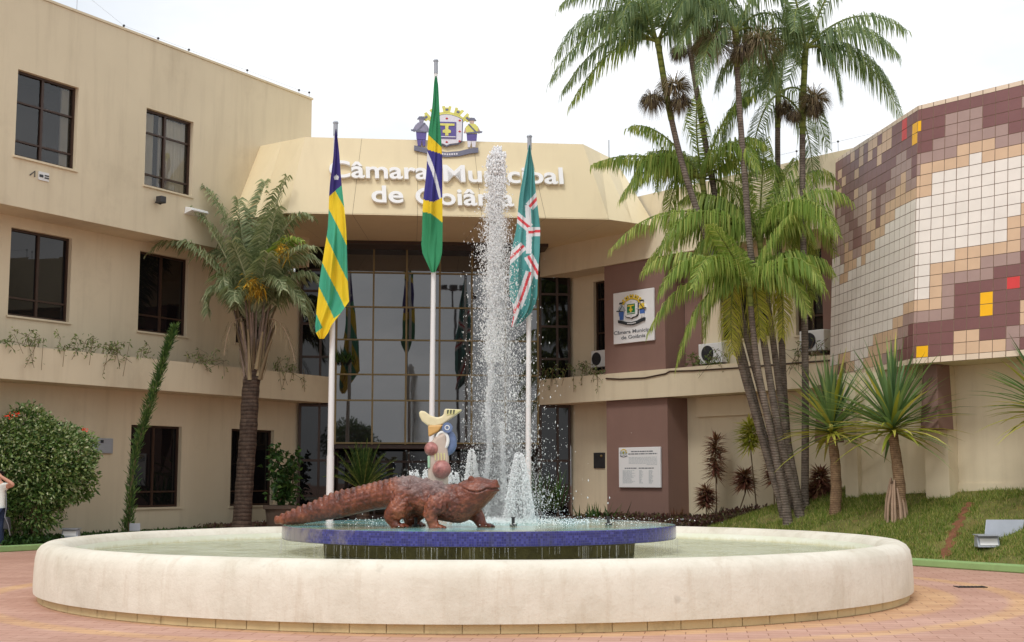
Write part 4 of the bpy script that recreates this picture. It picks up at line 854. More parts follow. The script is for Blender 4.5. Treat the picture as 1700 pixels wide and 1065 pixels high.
m = MB(); m.add(V, Fc); m.build('foliage', 'leaf_cypress', T)
# pot plant
pc = AY(468, 866, 37.6); pc[2] = .0
T = thing('potted_plant', pc, 'dark clay pot with a two stemmed leafy plant by the entrance', 'potted plant')
m = MB(); m.lathe([(.0, .02), (.34, .02), (.38, .1), (.46, .72), (.52, .74), (.52, .84), (.45, .84), (.43, .74), (.0, .72)], pc, 28); m.build('pot', 'pot_clay', T, smooth=False)
V = []; Fc = []; ms = MB()
for (x, y, n) in ((458, 742, 240), (487, 752, 200), (470, 780, 160)):
    tp = AY(x, y, 37.5); bt = pc+[rng.normal(0, .1), 0, .72]; pts = np.array([bt, (bt+tp)/2+[.05, 0, 0], tp]); ms.tube(pts, [.03, .022, .01], 6)
    for i in range(n):
        t = rng.uniform(.15, 1); P = bt+(tp-bt)*t+rng.normal(0, .13, 3)*(1.2-.5*t); leaf(V, Fc, P, nrm(rng.normal(0, 1, 3)+[0, 0, .3]), rng.normal(0, 1, 3), .2, .1, .25)
ms.build('stem', 'stem_wood', T); m = MB(); m.add(V, Fc); m.build('foliage', 'leaf_dark', T)
# sago palm
sb = AY(603, 815, 38.2); T = thing('sago_palm', sb*[1, 1, 0], 'dark green sago palm spreading in front of the entrance glass', 'sago palm')
m = MB(); m.tube([sb*[1, 1, 0], sb], [.2, .16], 10); m.build('trunk', 'trunk_brown', T)
for i in range(34):
    a = i*2.4; e = math.radians(86-62*(i/34)); d = np.array([math.cos(a)*math.cos(e), math.sin(a)*math.cos(e), math.sin(e)]); L = rng.uniform(1.2, 1.5)
    frond(T, bez(sb, sb+d*L*.7+[0, 0, .1], sb+d*L+[0, 0, -.12*(i/34)*2], 8), .2, .022, 42, 'leaf_dark', hang=.05, start=.1, r0=.012, vee=.5, fwd=.9)
def swords(label, x, y, Yd, n, L, mat, cat='plant', name='sword_plant', spread=.5, W=.05, grp=None):
    b = AY(x, y, Yd); T = thing(name, b, label, cat, grp); V = []; Fc = []
    for i in range(n):
        a = rng.uniform(0, 6.28); e = rng.uniform(.7, 1.5); leaf(V, Fc, b+rng.normal(0, spread*.5, 3)*[1, .5, 0], np.array([math.cos(a)*math.cos(e), math.sin(a)*math.cos(e), math.sin(e)]), np.array([-math.sin(a), math.cos(a), 0]), L*rng.uniform(.6, 1.1), W, .18)
    m = MB(); m.add(V, Fc); m.build('leaves', mat, T); return T
swords('clump of sword shaped green leaves at the foot of the brown pillar', 985, 872, 37.3, 46, .85, 'leaf_dark', spread=.55)
swords('dark leafy plant behind the right hand water jets', 905, 850, 38.6, 60, 1.5, 'leaf_dark', spread=.5, W=.07)
swords('low grassy plant tucked behind the pillar beside the floodlight', 1122, 868, 36.4, 26, .55, 'leaf_red', spread=.2)
swords('stubby dark stems at the foot of the cream wall right of the pillar', 1196, 866, 35.6, 22, .55, 'leaf_cover_red', spread=.15, W=.06)
# trailing plants of the planters
def trailing(label, fr, n, u, z, w, nl, drop, grp):
    P0 = fr.p(u, n, z); T = thing('trailing_plant', P0, label, 'plant', grp); V = []; Fc = []; ms = MB()
    for s in range(max(4, int(w*12))):
        a = u+rng.uniform(-w/2, w/2); up_ = rng.uniform(.08, .5); p = [fr.p(a, n-.1, z-.1), fr.p(a+rng.normal(0, .08), n, z+up_*.7), fr.p(a+rng.normal(0, .25), n+.1, z+up_)]
        if rng.random() < drop: p += [fr.p(a+rng.normal(0, .3), n+.16, z-rng.uniform(.1, .5))]
        ms.tube(p, .006, 4)
        for q in range(nl):
            k = rng.uniform(.6, len(p)-1); j = min(int(k), len(p)-2); P = p[j]+(p[j+1]-p[j])*(k-j); leaf(V, Fc, P+rng.normal(0, .03, 3), rng.normal(0, 1, 3), rng.normal(0, 1, 3), .11, .035, .3)
    ms.build('stem', 'stem_wood', T); m = MB(); m.add(V, Fc); m.build('leaves', 'leaf_trail', T)
GL = 'plants trailing over the left balcony planter'; GR = 'plants trailing over the right balcony planter'
for lab, x, w, nl, dr in (('leafy plant trailing from the left planter under the first window', 38, 1.0, 12, .5), ('wispy plant trailing from the left planter between two windows, nearer the left window', 118, .9, 13, .5), ('fuller plant trailing from the left planter between two windows, nearer the right window', 172, .9, 16, .5), ('small sprig on the left planter under the dark window', 238, .5, 8, .4), ('pair of small plants on the left planter just left of the stout palm', 335, 1.1, 9, .35), ('sparse plant on the left planter right of the stout palm', 478, 1.2, 8, .4)):
    u, z = FL.px(x, 600, .95); trailing(lab, FL, .95, u, PL1-.05, w, nl, dr, GL)
for lab, x, w, nl, dr in (('plant at the left end of the right planter beside the glazing', 918, 1.0, 11, .4), ('bushy plant on the right planter in front of the small air conditioner', 978, .9, 16, .5), ('green plant growing on the right planter behind the palm fronds', 1180, 1.5, 14, .2), ('thin plant on the right planter under the air conditioner near the tiled wall', 1345, 1.0, 8, .4)):
    u, z = FRr.px(x, 610, .08); trailing(lab, FRr, .06, u, PR1-.05, w, nl, dr, GR)
u, z = FL.px(566, 590, .5); swords('dark bushy plant hanging at the right end of the left planter', 566, 602, 40.1, 60, .6, 'leaf_dark', spread=.35, W=.05)
# ground cover
def cover(name, label, n, samp, mat, L):
    V = []; Fc = []
    for i in range(n):
        P = samp(); P = np.asarray(P); leaf(V, Fc, P, nrm(rng.normal(0, .8, 3)+[0, 0, .9]), rng.normal(0, 1, 3), L*rng.uniform(.6, 1.3), L*.42, .2)
    m = MB(); m.add(V, Fc); tag(m.build(name, mat), label, 'ground cover', kind='stuff')
cover('ground_cover', 'low dark green ground cover along the foot of the left wing', 9000, lambda: FL.p(rng.uniform(-3, 8.5), rng.uniform(.25, 1.58), .1+.13*rng.random()), 'leaf_dark', .12)
cover('red_ground_cover', 'low dark red ground cover along the foot of the left wing near the stout palm', 5000, lambda: FL.p(rng.uniform(4.9, 9.0), rng.uniform(.5, 1.56), .1+.22*rng.random()), 'leaf_cover_red', .12)
m = MB(); m.fbox(FRr, -1.3, 5.4, .06, 2.2, .004, .10); struct(m.build('planting_bed', 'bed_soil'))
cover('red_ground_cover', 'low dark red ground cover along the foot of the right wing beside the lawn', 8000, lambda: (lambda P: P+[0, 0, max(0, mz(P[0], P[1])-.1)])(FRr.p(rng.uniform(-1.3, 5.3), rng.uniform(.12, 2.2), .1+.26*rng.random())), 'leaf_cover_red', .12)
# ------------------------------------------------------------------ fountain
BC = np.array([-.51, 19.74, 0]); RX, RY = 6.05, 5.63
FB = thing('fountain_basin', BC, 'wide round cream stucco fountain basin with rounded rim', 'fountain basin')
def ell_lathe(mb, prof, k=160, mi=0):   # offsets inwards from the outer ellipse
    rings = [[(BC[0]+(RX-o)*math.cos(2*math.pi*j/k), BC[1]+(RY-o)*math.sin(2*math.pi*j/k), z+(.006*mnoise.noise(Vector((math.cos(2*math.pi*j/k)*5, math.sin(2*math.pi*j/k)*5, z*3))) if z > .2 else 0)) for j in range(k)] for o, z in prof]
    mb.loft(rings, mi, cap=False)
m = MB(); pr = [(.0, .105), (-.005, .2), (.0, .4), (.01, .55), (.03, .64), (.075, .70), (.14, .735), (.22, .745), (.32, .735), (.39, .70), (.43, .64)]
ell_lathe(m, pr); ell_lathe(m, [(.09, .112), (.0, .105)])
m.build('rim', 'basin_stucco', FB, smooth=True)
m = MB(); ell_lathe(m, [(.43, .64), (.44, .5), (.45, .25), (.5, .2)]); k = 160
m.add([(BC[0]+(RX-.5)*math.cos(2*math.pi*j/k), BC[1]+(RY-.5)*math.sin(2*math.pi*j/k), .2) for j in range(k)], [tuple(range(k))]); m.build('lining', 'basin_inside', FB, smooth=False)
m = MB(); ell_lathe(m, [(.07, .0), (.07, .06), (.075, .11)], 300)
k = 96
for j in range(k):
    a0, a1_ = 2*math.pi*(j+.012)/k, 2*math.pi*(j+.988)/k; q = lambda a, o, z: (BC[0]+(RX-o)*math.cos(a), BC[1]+(RY-o)*math.sin(a), z)
    m.quad(q(a0, .055, .006), q(a1_, .055, .006), q(a1_, .055, .1), q(a0, .055, .1))
m.build('plinth', 'plinth_tile', FB)
m = MB(); k = 160; rr_ = [0, .5, .75, 1]
m.add([(BC[0]+(RX-.445)*math.cos(2*math.pi*j/k), BC[1]+(RY-.445)*math.sin(2*math.pi*j/k), .54) for j in range(k)], [tuple(range(k))]); struct(m.build('fountain_water', 'water'))
DC = np.array([-.47, 19.9, 0]); DR, DZ = 2.83, .93
D = thing('fountain_dais', DC+[0, 0, .2], 'round raised fountain platform with blue mosaic edge inside the basin', 'fountain platform')
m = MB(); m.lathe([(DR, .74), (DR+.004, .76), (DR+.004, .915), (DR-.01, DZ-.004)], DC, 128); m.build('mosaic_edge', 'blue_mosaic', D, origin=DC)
m = MB(); m.lathe([(DR-.01, DZ-.004), (DR-.06, DZ), (DR-.5, DZ+.004), (.01, DZ+.008)], DC, 128); m.build('top', 'dais_top', D, smooth=True, origin=DC)
m = MB(); m.lathe([(DR-.002, .738), (2.25, .70), (2.2, .2)], DC, 96); m.build('drum', 'moss', D)
m = MB()
for (x, y) in ((852, 873), (690, 874), (1010, 872)):
    c = AZ(x, y, DZ); m.lathe([(.0, 0), (.05, 0), (.05, .03), (.022, .035), (.022, .11), (.03, .112), (.03, .125), (0, .125)], c, 12)
m.build('nozzle', 'dark_metal', D)
# dripping water at the dais edge
V = []; Fc = []; m = MB()
for i in range(150):
    a = rng.uniform(math.pi, 2*math.pi) if rng.random() < .9 else rng.uniform(0, 6.28); z1 = .73; z0 = .54
    if rng.random() < .5: z0 = rng.uniform(.54, .7)
    r = DR+.01+rng.uniform(0, .03); c = DC+[r*math.cos(a), r*math.sin(a), 0]; w = rng.uniform(.001, .0032)
    m.tube([c+[0, 0, z1], c+[0, 0, (z0+z1)/2], c+[0, 0, z0]], [w, w*.7, w], 4, cap=False)
tag(m.build('dripping_water', 'drip'), 'thin streams of water dripping from the blue mosaic edge', 'water', kind='stuff')
# jets
ICO = None
def ico():
    t = (1+5**.5)/2; v = np.array([(-1, t, 0), (1, t, 0), (-1, -t, 0), (1, -t, 0), (0, -1, t), (0, 1, t), (0, -1, -t), (0, 1, -t), (t, 0, -1), (t, 0, 1), (-t, 0, -1), (-t, 0, 1)]); v /= np.linalg.norm(v[0])
    f = np.array([(0, 11, 5), (0, 5, 1), (0, 1, 7), (0, 7, 10), (0, 10, 11), (1, 5, 9), (5, 11, 4), (11, 10, 2), (10, 7, 6), (7, 1, 8), (3, 9, 4), (3, 4, 2), (3, 2, 6), (3, 6, 8), (3, 8, 9), (4, 9, 5), (2, 4, 11), (6, 2, 10), (8, 6, 7), (9, 8, 1)]); return v, f
IV, IF = ico()
def blobs(mb, C, R, mi=0, stretch=1.0):
    C = np.asarray(C); n = len(C); R = np.asarray(R)
    V = IV[None]*R[:, None, None]*np.array([1, 1, stretch])+rng.normal(0, .12, (n, 12, 3))*R[:, None, None]+C[:, None]; f = (IF[None]+np.arange(n)[:, None, None]*12).reshape(-1, 3)
    mb.add(V.reshape(-1, 3), f.tolist(), mi)
JY = 20.6
OV = np.array([(1, 0, 0), (-1, 0, 0), (0, 1, 0), (0, -1, 0), (0, 0, 1), (0, 0, -1)], float); OF = np.array([(0, 2, 4), (2, 1, 4), (1, 3, 4), (3, 0, 4), (2, 0, 5), (1, 2, 5), (3, 1, 5), (0, 3, 5)])
def drops(mb, C, R, stretch=1.6, mi=0):
    C = np.asarray(C); R = np.asarray(R); n = len(C); V = OV[None]*R[:, None, None]*np.stack([np.ones(n), np.ones(n), rng.uniform(1, stretch, n)], 1)[:, None]+C[:, None]
    mb.add(V.reshape(-1, 3), (OF[None]+np.arange(n)[:, None, None]*6).reshape(-1, 3).tolist(), mi)
J = thing('tall_water_jet', AY(810, 868, JY), 'tall white water jet rising above the platform with falling spray', 'water jet')
core = np.array([[808, 866], [809, 800], [811, 720], [813, 640], [815, 560], [818, 480], [821, 400], [823, 330], [825, 280], [824, 248]], float)
tt = np.linspace(0, 1, 400); cx = np.interp(tt, np.linspace(0, 1, 10), core[:, 0]); cyy = np.interp(tt, np.linspace(0, 1, 10), core[:, 1])
C = []; R = []
n1 = 15000
for i in range(n1):
    t = rng.random()**.85; j = int(t*399); wpx = np.interp(t, [0, .4, .55, .7, .8, .9, .97, 1], [2.5, 4, 6, 8.5, 11, 13, 10, 4])
    dx = rng.normal(0, wpx*.52); P = AY(cx[j]+dx+2*math.sin(t*40), cyy[j]+rng.normal(0, 3), JY+rng.normal(0, wpx*.5/115)); C.append(P); R.append(rng.uniform(.005, .015)*(1+.3*(t > .75)))
m = MB(); blobs(m, C, R, 0, 1.6)
rings = []
for i in range(240):   # the continuous rope of water inside the foam
    t = i/239; j = int(t*399); wpx = np.interp(t, [0, .4, .55, .7, .8, .9, .97, 1], [2.2, 3.0, 3.8, 5.5, 8, 10, 8, 1.5]); c = AY(cx[j]+1.2*math.sin(t*31), cyy[j], JY); r = wpx*.8/115
    rings.append([c+np.array([math.cos(a)*r, math.sin(a)*r, 0])*(1+.55*mnoise.noise(Vector((math.cos(a)*1.5, math.sin(a)*1.5, t*70)))+.3*mnoise.noise(Vector((math.cos(a)*4, math.sin(a)*4, t*160)))) for a in np.linspace(0, 2*math.pi, 16, endpoint=False)])
m.loft(rings)
m.build('water_column', 'foam', J, smooth=True)
C = []; R = []
for i in range(9000):   # falling spray, denser near the column
    t = rng.random(); y = 330+(868-330)*t**.75; sp = np.interp(y, [330, 420, 560, 700, 868], [9, 17, 25, 34, 44]); x = np.interp(y, [330, 868], [826, 840])+rng.normal(0, sp)*(.75 if rng.random() < .7 else 1.3)
    if x < 765: x = 765+rng.uniform(0, 40)
    C.append(AY(x, y+rng.normal(0, 8), JY+rng.normal(0, .28))); R.append(abs(rng.normal(0, 1))*.0035+.0018 if rng.random() < .96 else rng.uniform(.007, .012))
for i in range(26000):   # the finest drops
    t = rng.random(); y = 300+(868-300)*t**.8; sp = np.interp(y, [300, 420, 560, 700, 868], [8, 13, 19, 26, 34]); x = np.interp(y, [300, 868], [823, 836])+rng.normal(0, sp)*(.7 if rng.random() < .7 else 1.25)
    if x < 768: x = 768+rng.uniform(0, 45)
    C.append(AY(x, y, JY+rng.normal(0, .26))); R.append(rng.uniform(.0014, .0036))
m = MB(); drops(m, C, R, 3.2); m.build('spray', 'spray', J, smooth=True)
C = []; R = []
for i in range(6500):
    t = rng.random(); y = 290+(600-290)*t; x = np.interp(y, [290, 600], [822, 818])+rng.normal(0, np.interp(y, [290, 420, 600], [8, 14, 10])); C.append(AY(x, y, JY+rng.normal(0, .15))); R.append(rng.uniform(.003, .010))
m = MB(); drops(m, C, R, 2.4); m.build('spray', 'foam', J, smooth=True)
# fine mist hanging in the spray
def mistmat():
    mm, t, ns, lk = nt('mist'); v = coords(ns, lk); h = noise(ns, lk, v, 2.6, 4, .6); ml = ns.new('ShaderNodeMapRange'); ml.inputs[1].default_value = .38; ml.inputs[2].default_value = .72; ml.inputs[3].default_value = .0; ml.inputs[4].default_value = 2.2
    lk.new(h, ml.inputs[0]); pv = ns.new('ShaderNodeVolumePrincipled'); pv.inputs['Color'].default_value = (1, 1, 1, 1); pv.inputs['Anisotropy'].default_value = .2; lk.new(ml.outputs[0], pv.inputs['Density'])
    o = ns.new('ShaderNodeOutputMaterial'); lk.new(pv.outputs[0], o.inputs['Volume'])
mistmat(); rings = []
for i in range(30):
    t = i/29; y = 862-(862-262)*t; r = np.interp(t, [0, .08, .25, .5, .75, .93, 1], [.60, .44, .28, .20, .17, .13, .02]); c = AY(np.interp(y, [262, 862], [823, 828]), y, JY)
    if i == 0: c[2] = DZ+.02
    rings.append([c+np.array([math.cos(a)*r, math.sin(a)*r, 0])*(1+.3*mnoise.noise(Vector((math.cos(a), math.sin(a), t*9)))) for a in np.linspace(0, 2*math.pi, 20, endpoint=False)])
m = MB(); m.loft(rings); o = m.build('mist', 'mist', J, smooth=True); fix_normals(o)
# second fine thread
C = []; R = []
for i in range(1300): t = rng.random(); y = 700+168*t; C.append(AY(833+rng.normal(0, 2.5)+t*6, y, JY-.1+rng.normal(0, .03))); R.append(rng.uniform(.004, .009))
m = MB(); blobs(m, C, R, 0, 1.5); m.build('side_stream', 'foam', J, smooth=True)
def small_jet(label, x, ytop, ybase, wtop, wbase, Yd, n, core_=True):
    T = thing('small_water_jet', AY(x, ybase, Yd), label, 'water jet', 'small foaming water jets'); C = []; R = []
    for i in range(n*4):
        t = rng.random()**.7; y = ytop+(ybase-ytop)*t; w = wtop+(wbase-wtop)*t**.8; shell = rng.choice([-1, 1])*w*.5*rng.uniform(.3, 1) if rng.random() < .7 else rng.normal(0, w*.25)
        C.append(AY(x+shell, y+rng.normal(0, 1.5), Yd+rng.normal(0, w*.3/115))); R.append(rng.uniform(.004, .012))
    m = MB(); blobs(m, C, R, 0, 1.2); m.build('foam', 'foam', T, smooth=True)
    C = []; R = []
    for i in range(int(n*2.5)): C.append(AY(x+rng.normal(0, wbase*.5), ybase-abs(rng.normal(0, (ybase-ytop)*.4)), Yd+rng.normal(0, .15))); R.append(rng.uniform(.002, .006))
    m = MB(); drops(m, C, R, 2.2); m.build('spray', 'spray', T, smooth=True)
small_jet('wide foaming jet at the foot of the right flagpole', 862, 752, 868, 12, 56, 20.2, 1500)
small_jet('small foaming jet between the tall jet and the sculpture', 783, 745, 868, 8, 40, 21.0, 900)
small_jet('low foam dome just left of the sculpture base', 712, 778, 868, 16, 40, 20.6, 700)
small_jet('low foam dome just right of the sculpture base', 753, 783, 868, 14, 36, 20.6, 700)
small_jet('low foam jet furthest left behind the crocodile back', 687, 780, 868, 14, 30, 20.9, 600)
C = []; R = []
for i in range(5000): a = rng.uniform(0, 6.28); r = abs(rng.normal(0, .9)); C.append([AZ(825, 866, DZ)[0]+r*math.cos(a)*1.1, 20.0+r*math.sin(a)*.8, DZ+.012+abs(rng.normal(0, .035))]); R.append(rng.uniform(.003, .010))
m = MB(); blobs(m, C, R, 0, .7); tag(m.build('splash_foam', 'foam'), 'white splashing foam spread over the fountain platform', 'foam', kind='stuff')
# ------------------------------------------------------------------ fountain sculpture
SY = 19.75
S0 = AY(728, 862, SY); S0[2] = DZ
S = thing('bird_sculpture', S0, 'painted totem sculpture of a yellow bird over blue scrolls and pink balls', 'sculpture')
uX = np.array([1., 0, 0]); uZ = np.array([0, 0, 1.]); nF = np.array([0, -1., 0]); q_ = lambda x, y: AY(x, y, SY)
def pxpoly(pts): return [((q_(x, y)-S0)[0], (q_(x, y)-S0)[2]) for x, y in pts]
def blobpoly(mb, pts, d, mi=0, b=None):
    mb.prism(pxpoly(pts)[::-1], S0, uX, uZ, nF, -d, d, mi)
m = MB(); blobpoly(m, [(712, 738), (724, 724), (740, 716), (745, 760), (744, 800), (742, 866), (714, 866), (711, 800), (711, 760)], .12); m.build('column', 'art_grey', S, bevel=.05)
m = MB()
bird = [(696, 684), (700, 681.5), (706, 683), (716, 690), (726, 693), (734, 691), (737, 687), (738, 680), (741, 678.5), (768, 680), (758, 688), (746, 696), (736, 704), (722, 708.5), (710, 706), (701, 699), (697, 691)]
blobpoly(m, bird, .085); m.build('bird', 'art_yellow', S, bevel=.035)
m = MB(); blobpoly(m, [(741.5, 680), (767, 680.6), (757, 687.8), (742, 690)], .093); 
m.build('tail', 'art_olive', S, bevel=.008)
m = MB()
for x in (744, 749, 754): blobpoly(m, [(x-1, 680.5), (x+1.6, 680.5), (x+.4, 687), (x-1.2, 687)], .098)
m.build('tail_slot', 'ink_dark', S)
m = MB(); blobpoly(m, [(711, 706.5), (737, 705), (728, 716), (712, 725)], .10); m.build('wedge', 'art_orange', S, bevel=.02)
m = MB(); c = q_(743, 710); 
for k in range(1): m.tube([c+[0, .10, 0], c+[0, -.12, 0]], [.075, .075], 20)
pts = [q_(738+12.5*math.cos(t)*1.0, 734-17*math.sin(t)) for t in np.linspace(math.radians(95), math.radians(-95), 16)]
m.tube(pts, np.interp(np.arange(16), [0, 4, 10, 15], [.05, .07, .075, .05]), 10)
m.build('scroll', 'art_blue', S, smooth=True)
m = MB(); pts = [q_(734.5+9.5*math.cos(t), 731-13.5*math.sin(t))+np.array([0, -.085, 0]) for t in np.linspace(math.radians(165), math.radians(-95), 18)]; m.tube(pts, np.linspace(.018, .03, 18), 8)
pts = [q_(743+3.6*math.cos(t), 710-3.6*math.sin(t))+np.array([0, -.12, 0]) for t in np.linspace(0, 6.28, 16)]; m.tube(pts, .008, 6)
m.build('scroll_line', 'art_white', S, smooth=True)
m = MB(); m.sphere(q_(717, 745)+[0, -.08, 0], .105, k=18, h=12); m.build('ball', 'art_pink', S, smooth=True)
m = MB(); m.sphere(q_(734, 779)+[0, -.12, 0], .135, k=18, h=12); m.build('ball', 'art_pink', S, smooth=True)
m = MB(); blobpoly(m, [(710.5, 757), (715, 756), (715, 776), (711, 777)], .13); m.build('side_band', 'art_mint', S, bevel=.01)
m = MB()
for x in (722, 727, 732, 737): m.prism(pxpoly([(x, 752), (x+2, 752), (x+2.6, 764), (x+1.2, 764)])[::-1], S0, uX, uZ, nF, .1, .135)
m.build('groove', 'art_olive', S)
m = MB(); m.lathe([(0, 0), (.2, 0), (.19, .05), (.14, .10), (.12, .2), (0, .2)], S0, 20); m.build('base', 'art_grey', S)
# ------------------------------------------------------------------ crocodile
def cY(x): return float(np.interp(x, [455, 560, 660, 760, 830], [19.35, 18.95, 18.6, 18.35, 18.15]))
sec = [(457, 860, 868, .035), (466, 855, 869, .06), (480, 849, 870, .085), (500, 841, 869, .11), (525, 831, 865, .13), (550, 819.5, 861, .15), (575, 812, 857, .17), (600, 806, 851, .19), (625, 799.5, 846, .21), (645, 795, 844, .25), (662, 791, 846, .31), (680, 790, 851, .35),
       (700, 792.5, 856, .37), (720, 797, 861, .37), (738, 802, 865, .35), (752, 804, 868, .31), (764, 801, 868, .27), (775, 795, 865, .25), (786, 792, 857, .24), (796, 791.5, 848, .215), (806, 793.5, 839, .185), (815, 796, 829, .16), (822, 798, 821, .135), (826.5, 801, 815, .09), (828, 804, 812, .04)]
xs = np.array([s[0] for s in sec], float); tops = np.array([s[1] for s in sec]); bots = np.array([s[2] for s in sec]); wid = np.array([s[3] for s in sec])
X = np.concatenate([np.linspace(457, 820, 120), np.linspace(821, 828, 8)])
mb = MB(); rings = []; K = 28
for x in X:
    t_, b_, w_ = np.interp(x, xs, tops), np.interp(x, xs, bots), np.interp(x, xs, wid); yy = cY(x); pt, pb_ = AY(x, t_, yy), AY(x, b_, yy); c = (pt+pb_)/2; h = (pt-pb_)[2]/2
    rings.append([c+np.array([.30*math.cos(a)*w_, math.cos(a)*w_*.95, math.sin(a)*h])*np.array([1, 1, 1]) if True else 0 for a in np.linspace(0, 2*math.pi, K, endpoint=False)])
mb.loft(rings)
def leg(pxs, rad, side):
    pts = [AY(x, y, cY(x)+dy) for x, y, dy in pxs]; pts = np.array(pts); tt = np.linspace(0, len(pts)-1, 22); P = np.array([[np.interp(t, range(len(pts)), pts[:, k]) for k in range(3)] for t in tt]); P[1:-1] = (P[:-2]+P[1:-1]*2+P[2:])/4; P[1:-1] = (P[:-2]+P[1:-1]*2+P[2:])/4
    mb.tube(P, np.interp(tt, range(len(pts)), rad), 14)
    e = P[-1]
    for i, (dx, dy) in enumerate(((.10, -.10), (.15, -.05), (.16, .01), (.12, .07))):
        mb.tube([e+[0, 0, .025], e+[dx*.6, dy*.6, .035], e+[dx, dy, .012]], [.038, .03, .014], 8)
leg([(676, 828, -.22), (660, 846, -.34), (648, 856, -.36), (654, 867, -.34), (660, 876, -.34)], [.17, .15, .105, .075, .07], -1)
leg([(700, 836, .2), (690, 852, .32), (680, 862, .36), (684, 869, .36), (688, 873.5, .36)], [.15, .13, .10, .075, .065], 1)
leg([(736, 830, -.2), (722, 841, -.36), (714, 852, -.40), (718, 866, -.38), (722, 878, -.38)], [.15, .14, .10, .075, .07], -1)
leg([(772, 838, .12), (786, 850, .24), (794, 858, .27), (798, 867, .24), (803, 876, .22)], [.15, .125, .095, .075, .065], 1)
# brow ridges, nostril bump
for x, y, dy, r in ((782, 794.5, -.13, .04), (782, 793.5, .11, .04), (823, 799.5, -.05, .035), (823, 799.5, .05, .035)): mb.sphere(AY(x, y, cY(x)+dy), r, k=10, h=8)
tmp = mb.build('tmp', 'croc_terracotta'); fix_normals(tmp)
rm = tmp.modifiers.new('r', 'REMESH'); rm.mode = 'VOXEL'; rm.voxel_size = .0135; rm.use_smooth_shade = True
smd = tmp.modifiers.new('s', 'SMOOTH'); smd.iterations = 5; smd.factor = .5
dg = bpy.context.evaluated_depsgraph_get(); me = bpy.data.meshes.new_from_object(tmp.evaluated_get(dg)); bpy.data.objects.remove(tmp)
nv = len(me.vertices); co = np.zeros(nv*3); me.vertices.foreach_get('co', co); co = co.reshape(-1, 3); no = np.zeros(nv*3); me.vertices.foreach_get('normal', no); no = no.reshape(-1, 3)
# image-space abscissa of every vertex along the body (for tail rings, back scutes and jaw line)
rel = co-CAM; fx = rel@_f; ppx = PW/2+F*(rel@_r)/fx; ppy = PH/2-F*(rel@_u)/fx
worn = np.zeros(nv); disp = np.zeros(nv)
for i in range(nv):
    x, y = ppx[i], ppy[i]; p = co[i]; n_ = no[i]; tp, bt = np.interp(x, xs, tops), np.interp(x, xs, bots); rh_ = (y-tp)/(bt-tp)
    dd = 0.
    v = mnoise.voronoi(Vector(p*13))[0]
    if x < 570:   # tail rings
        f = (x-455)/9.0; dd += .010*math.sin((f % 1)*math.pi)**.5+.006*mnoise.noise(Vector(p*20))
        if n_[2] > .55: dd += .016*max(0, math.sin((f % 1)*math.pi))**2*(1 if abs(n_[1]) < .7 else .3)
    elif x < 650:
        gx, gz = ((x-570)/11) % 1, ((rh_*5.2) % 1)
        dd += (.016*(math.sin(gx*math.pi)*math.sin(gz*math.pi))**.6 if .12 < rh_ < .8 else 0)
        if n_[2] > .55: dd += .013*max(0, math.sin(((x-455)/9 % 1)*math.pi))**2
    elif x < 750 and rh_ < .72:
        dd += .040*(.45-v[0])*(1.25-rh_)+.02*mnoise.noise(Vector(p*22))
        worn[i] = min(1, max(0, 1.25-rh_*2.4+.5*mnoise.noise(Vector(p*5))))*min(1, max(0, (x-652+14*mnoise.noise(Vector(p*4)))/14))*min(1, max(0, (752-x+12*mnoise.noise(Vector(p*4)))/12))
    elif x > 768:  # head: jaw line
        jl = np.interp(x, [758, 768, 780, 792, 800, 808, 818, 826], [808, 809, 815, 817, 815, 811, 812, 811]); d0 = abs(y-jl)
        if abs(n_[2]) < .9: dd += -.034*math.exp(-(d0/1.0)**2)+.012*math.exp(-((y-jl-2.6)/1.6)**2)+.010*math.exp(-((y-jl+2.6)/1.6)**2)
        if x > 799 and 0 < y-jl+1.2 < 3.4 and n_[1] < 0: dd += .010*max(0, math.sin((x % 3.0)/3.0*math.pi)-.4)
        dd += .006*mnoise.noise(Vector(p*14))+.010*(.3-v[0])*(rh_ > .55)*(x < 795)
    else: dd += .014*mnoise.noise(Vector(p*14))+.022*(.35-v[0])+.01*mnoise.noise(Vector(p*30))
    if y > 862 and x > 640: dd *= .3
    disp[i] = dd
co = co+no*disp[:, None]; me.vertices.foreach_set('co', (co-np.array([AY(700, 880, 18.5)[0], 18.5, DZ])).ravel())
at = me.attributes.new('worn', 'FLOAT', 'POINT'); at.data.foreach_set('value', worn)
me.polygons.foreach_set('use_smooth', [True]*len(me.polygons)); me.name = 'crocodile_statue'
cro = bpy.data.objects.new('crocodile_statue', me); COL.objects.link(cro); cro.location = (AY(700, 880, 18.5)[0], 18.5, DZ)
tag(cro, 'brown terracotta crocodile statue striding on the blue edged platform with its head raised', 'statue')
# ------------------------------------------------------------------ flags and poles
YP = 30.7; GP = 'white flagpoles behind the fountain'; GF = 'hanging flags on the poles'
def pole(label, top, foot, r0, r1):
    a, b = AY(*foot, YP), AY(*top, YP); g = a+(a-b)*(a[2]/(b[2]-a[2])); g[2] = 0
    T = thing('flagpole', g, label, 'flagpole', GP); m = MB(); zb = g+(b-g)*.22
    m.tube([g, zb], [r0, r0*.96], 14); m.tube([zb, g+(b-g)*.6], [r0*.86, r0*.72], 14); m.tube([g+(b-g)*.6, b], [r0*.72, r1], 14); m.build('shaft', 'white_metal', T, smooth=True)
    m = MB(); m.tube([b, b+[0, 0, .30]], [.052, .052], 10); m.tube([b+[0, 0, .30], b+[0, 0, .34]], [.07, .05], 10); m.build('finial', 'grey_metal', T)
    m = MB(); m.lathe([(0, .02), (.16, .02), (.16, .05), (.09, .06), (.08, .12)], g, 12); m.build('base_plate', 'grey_metal', T)
pole('left white flagpole with the green and yellow striped flag', (557, 225), (548, 800), .085, .045)
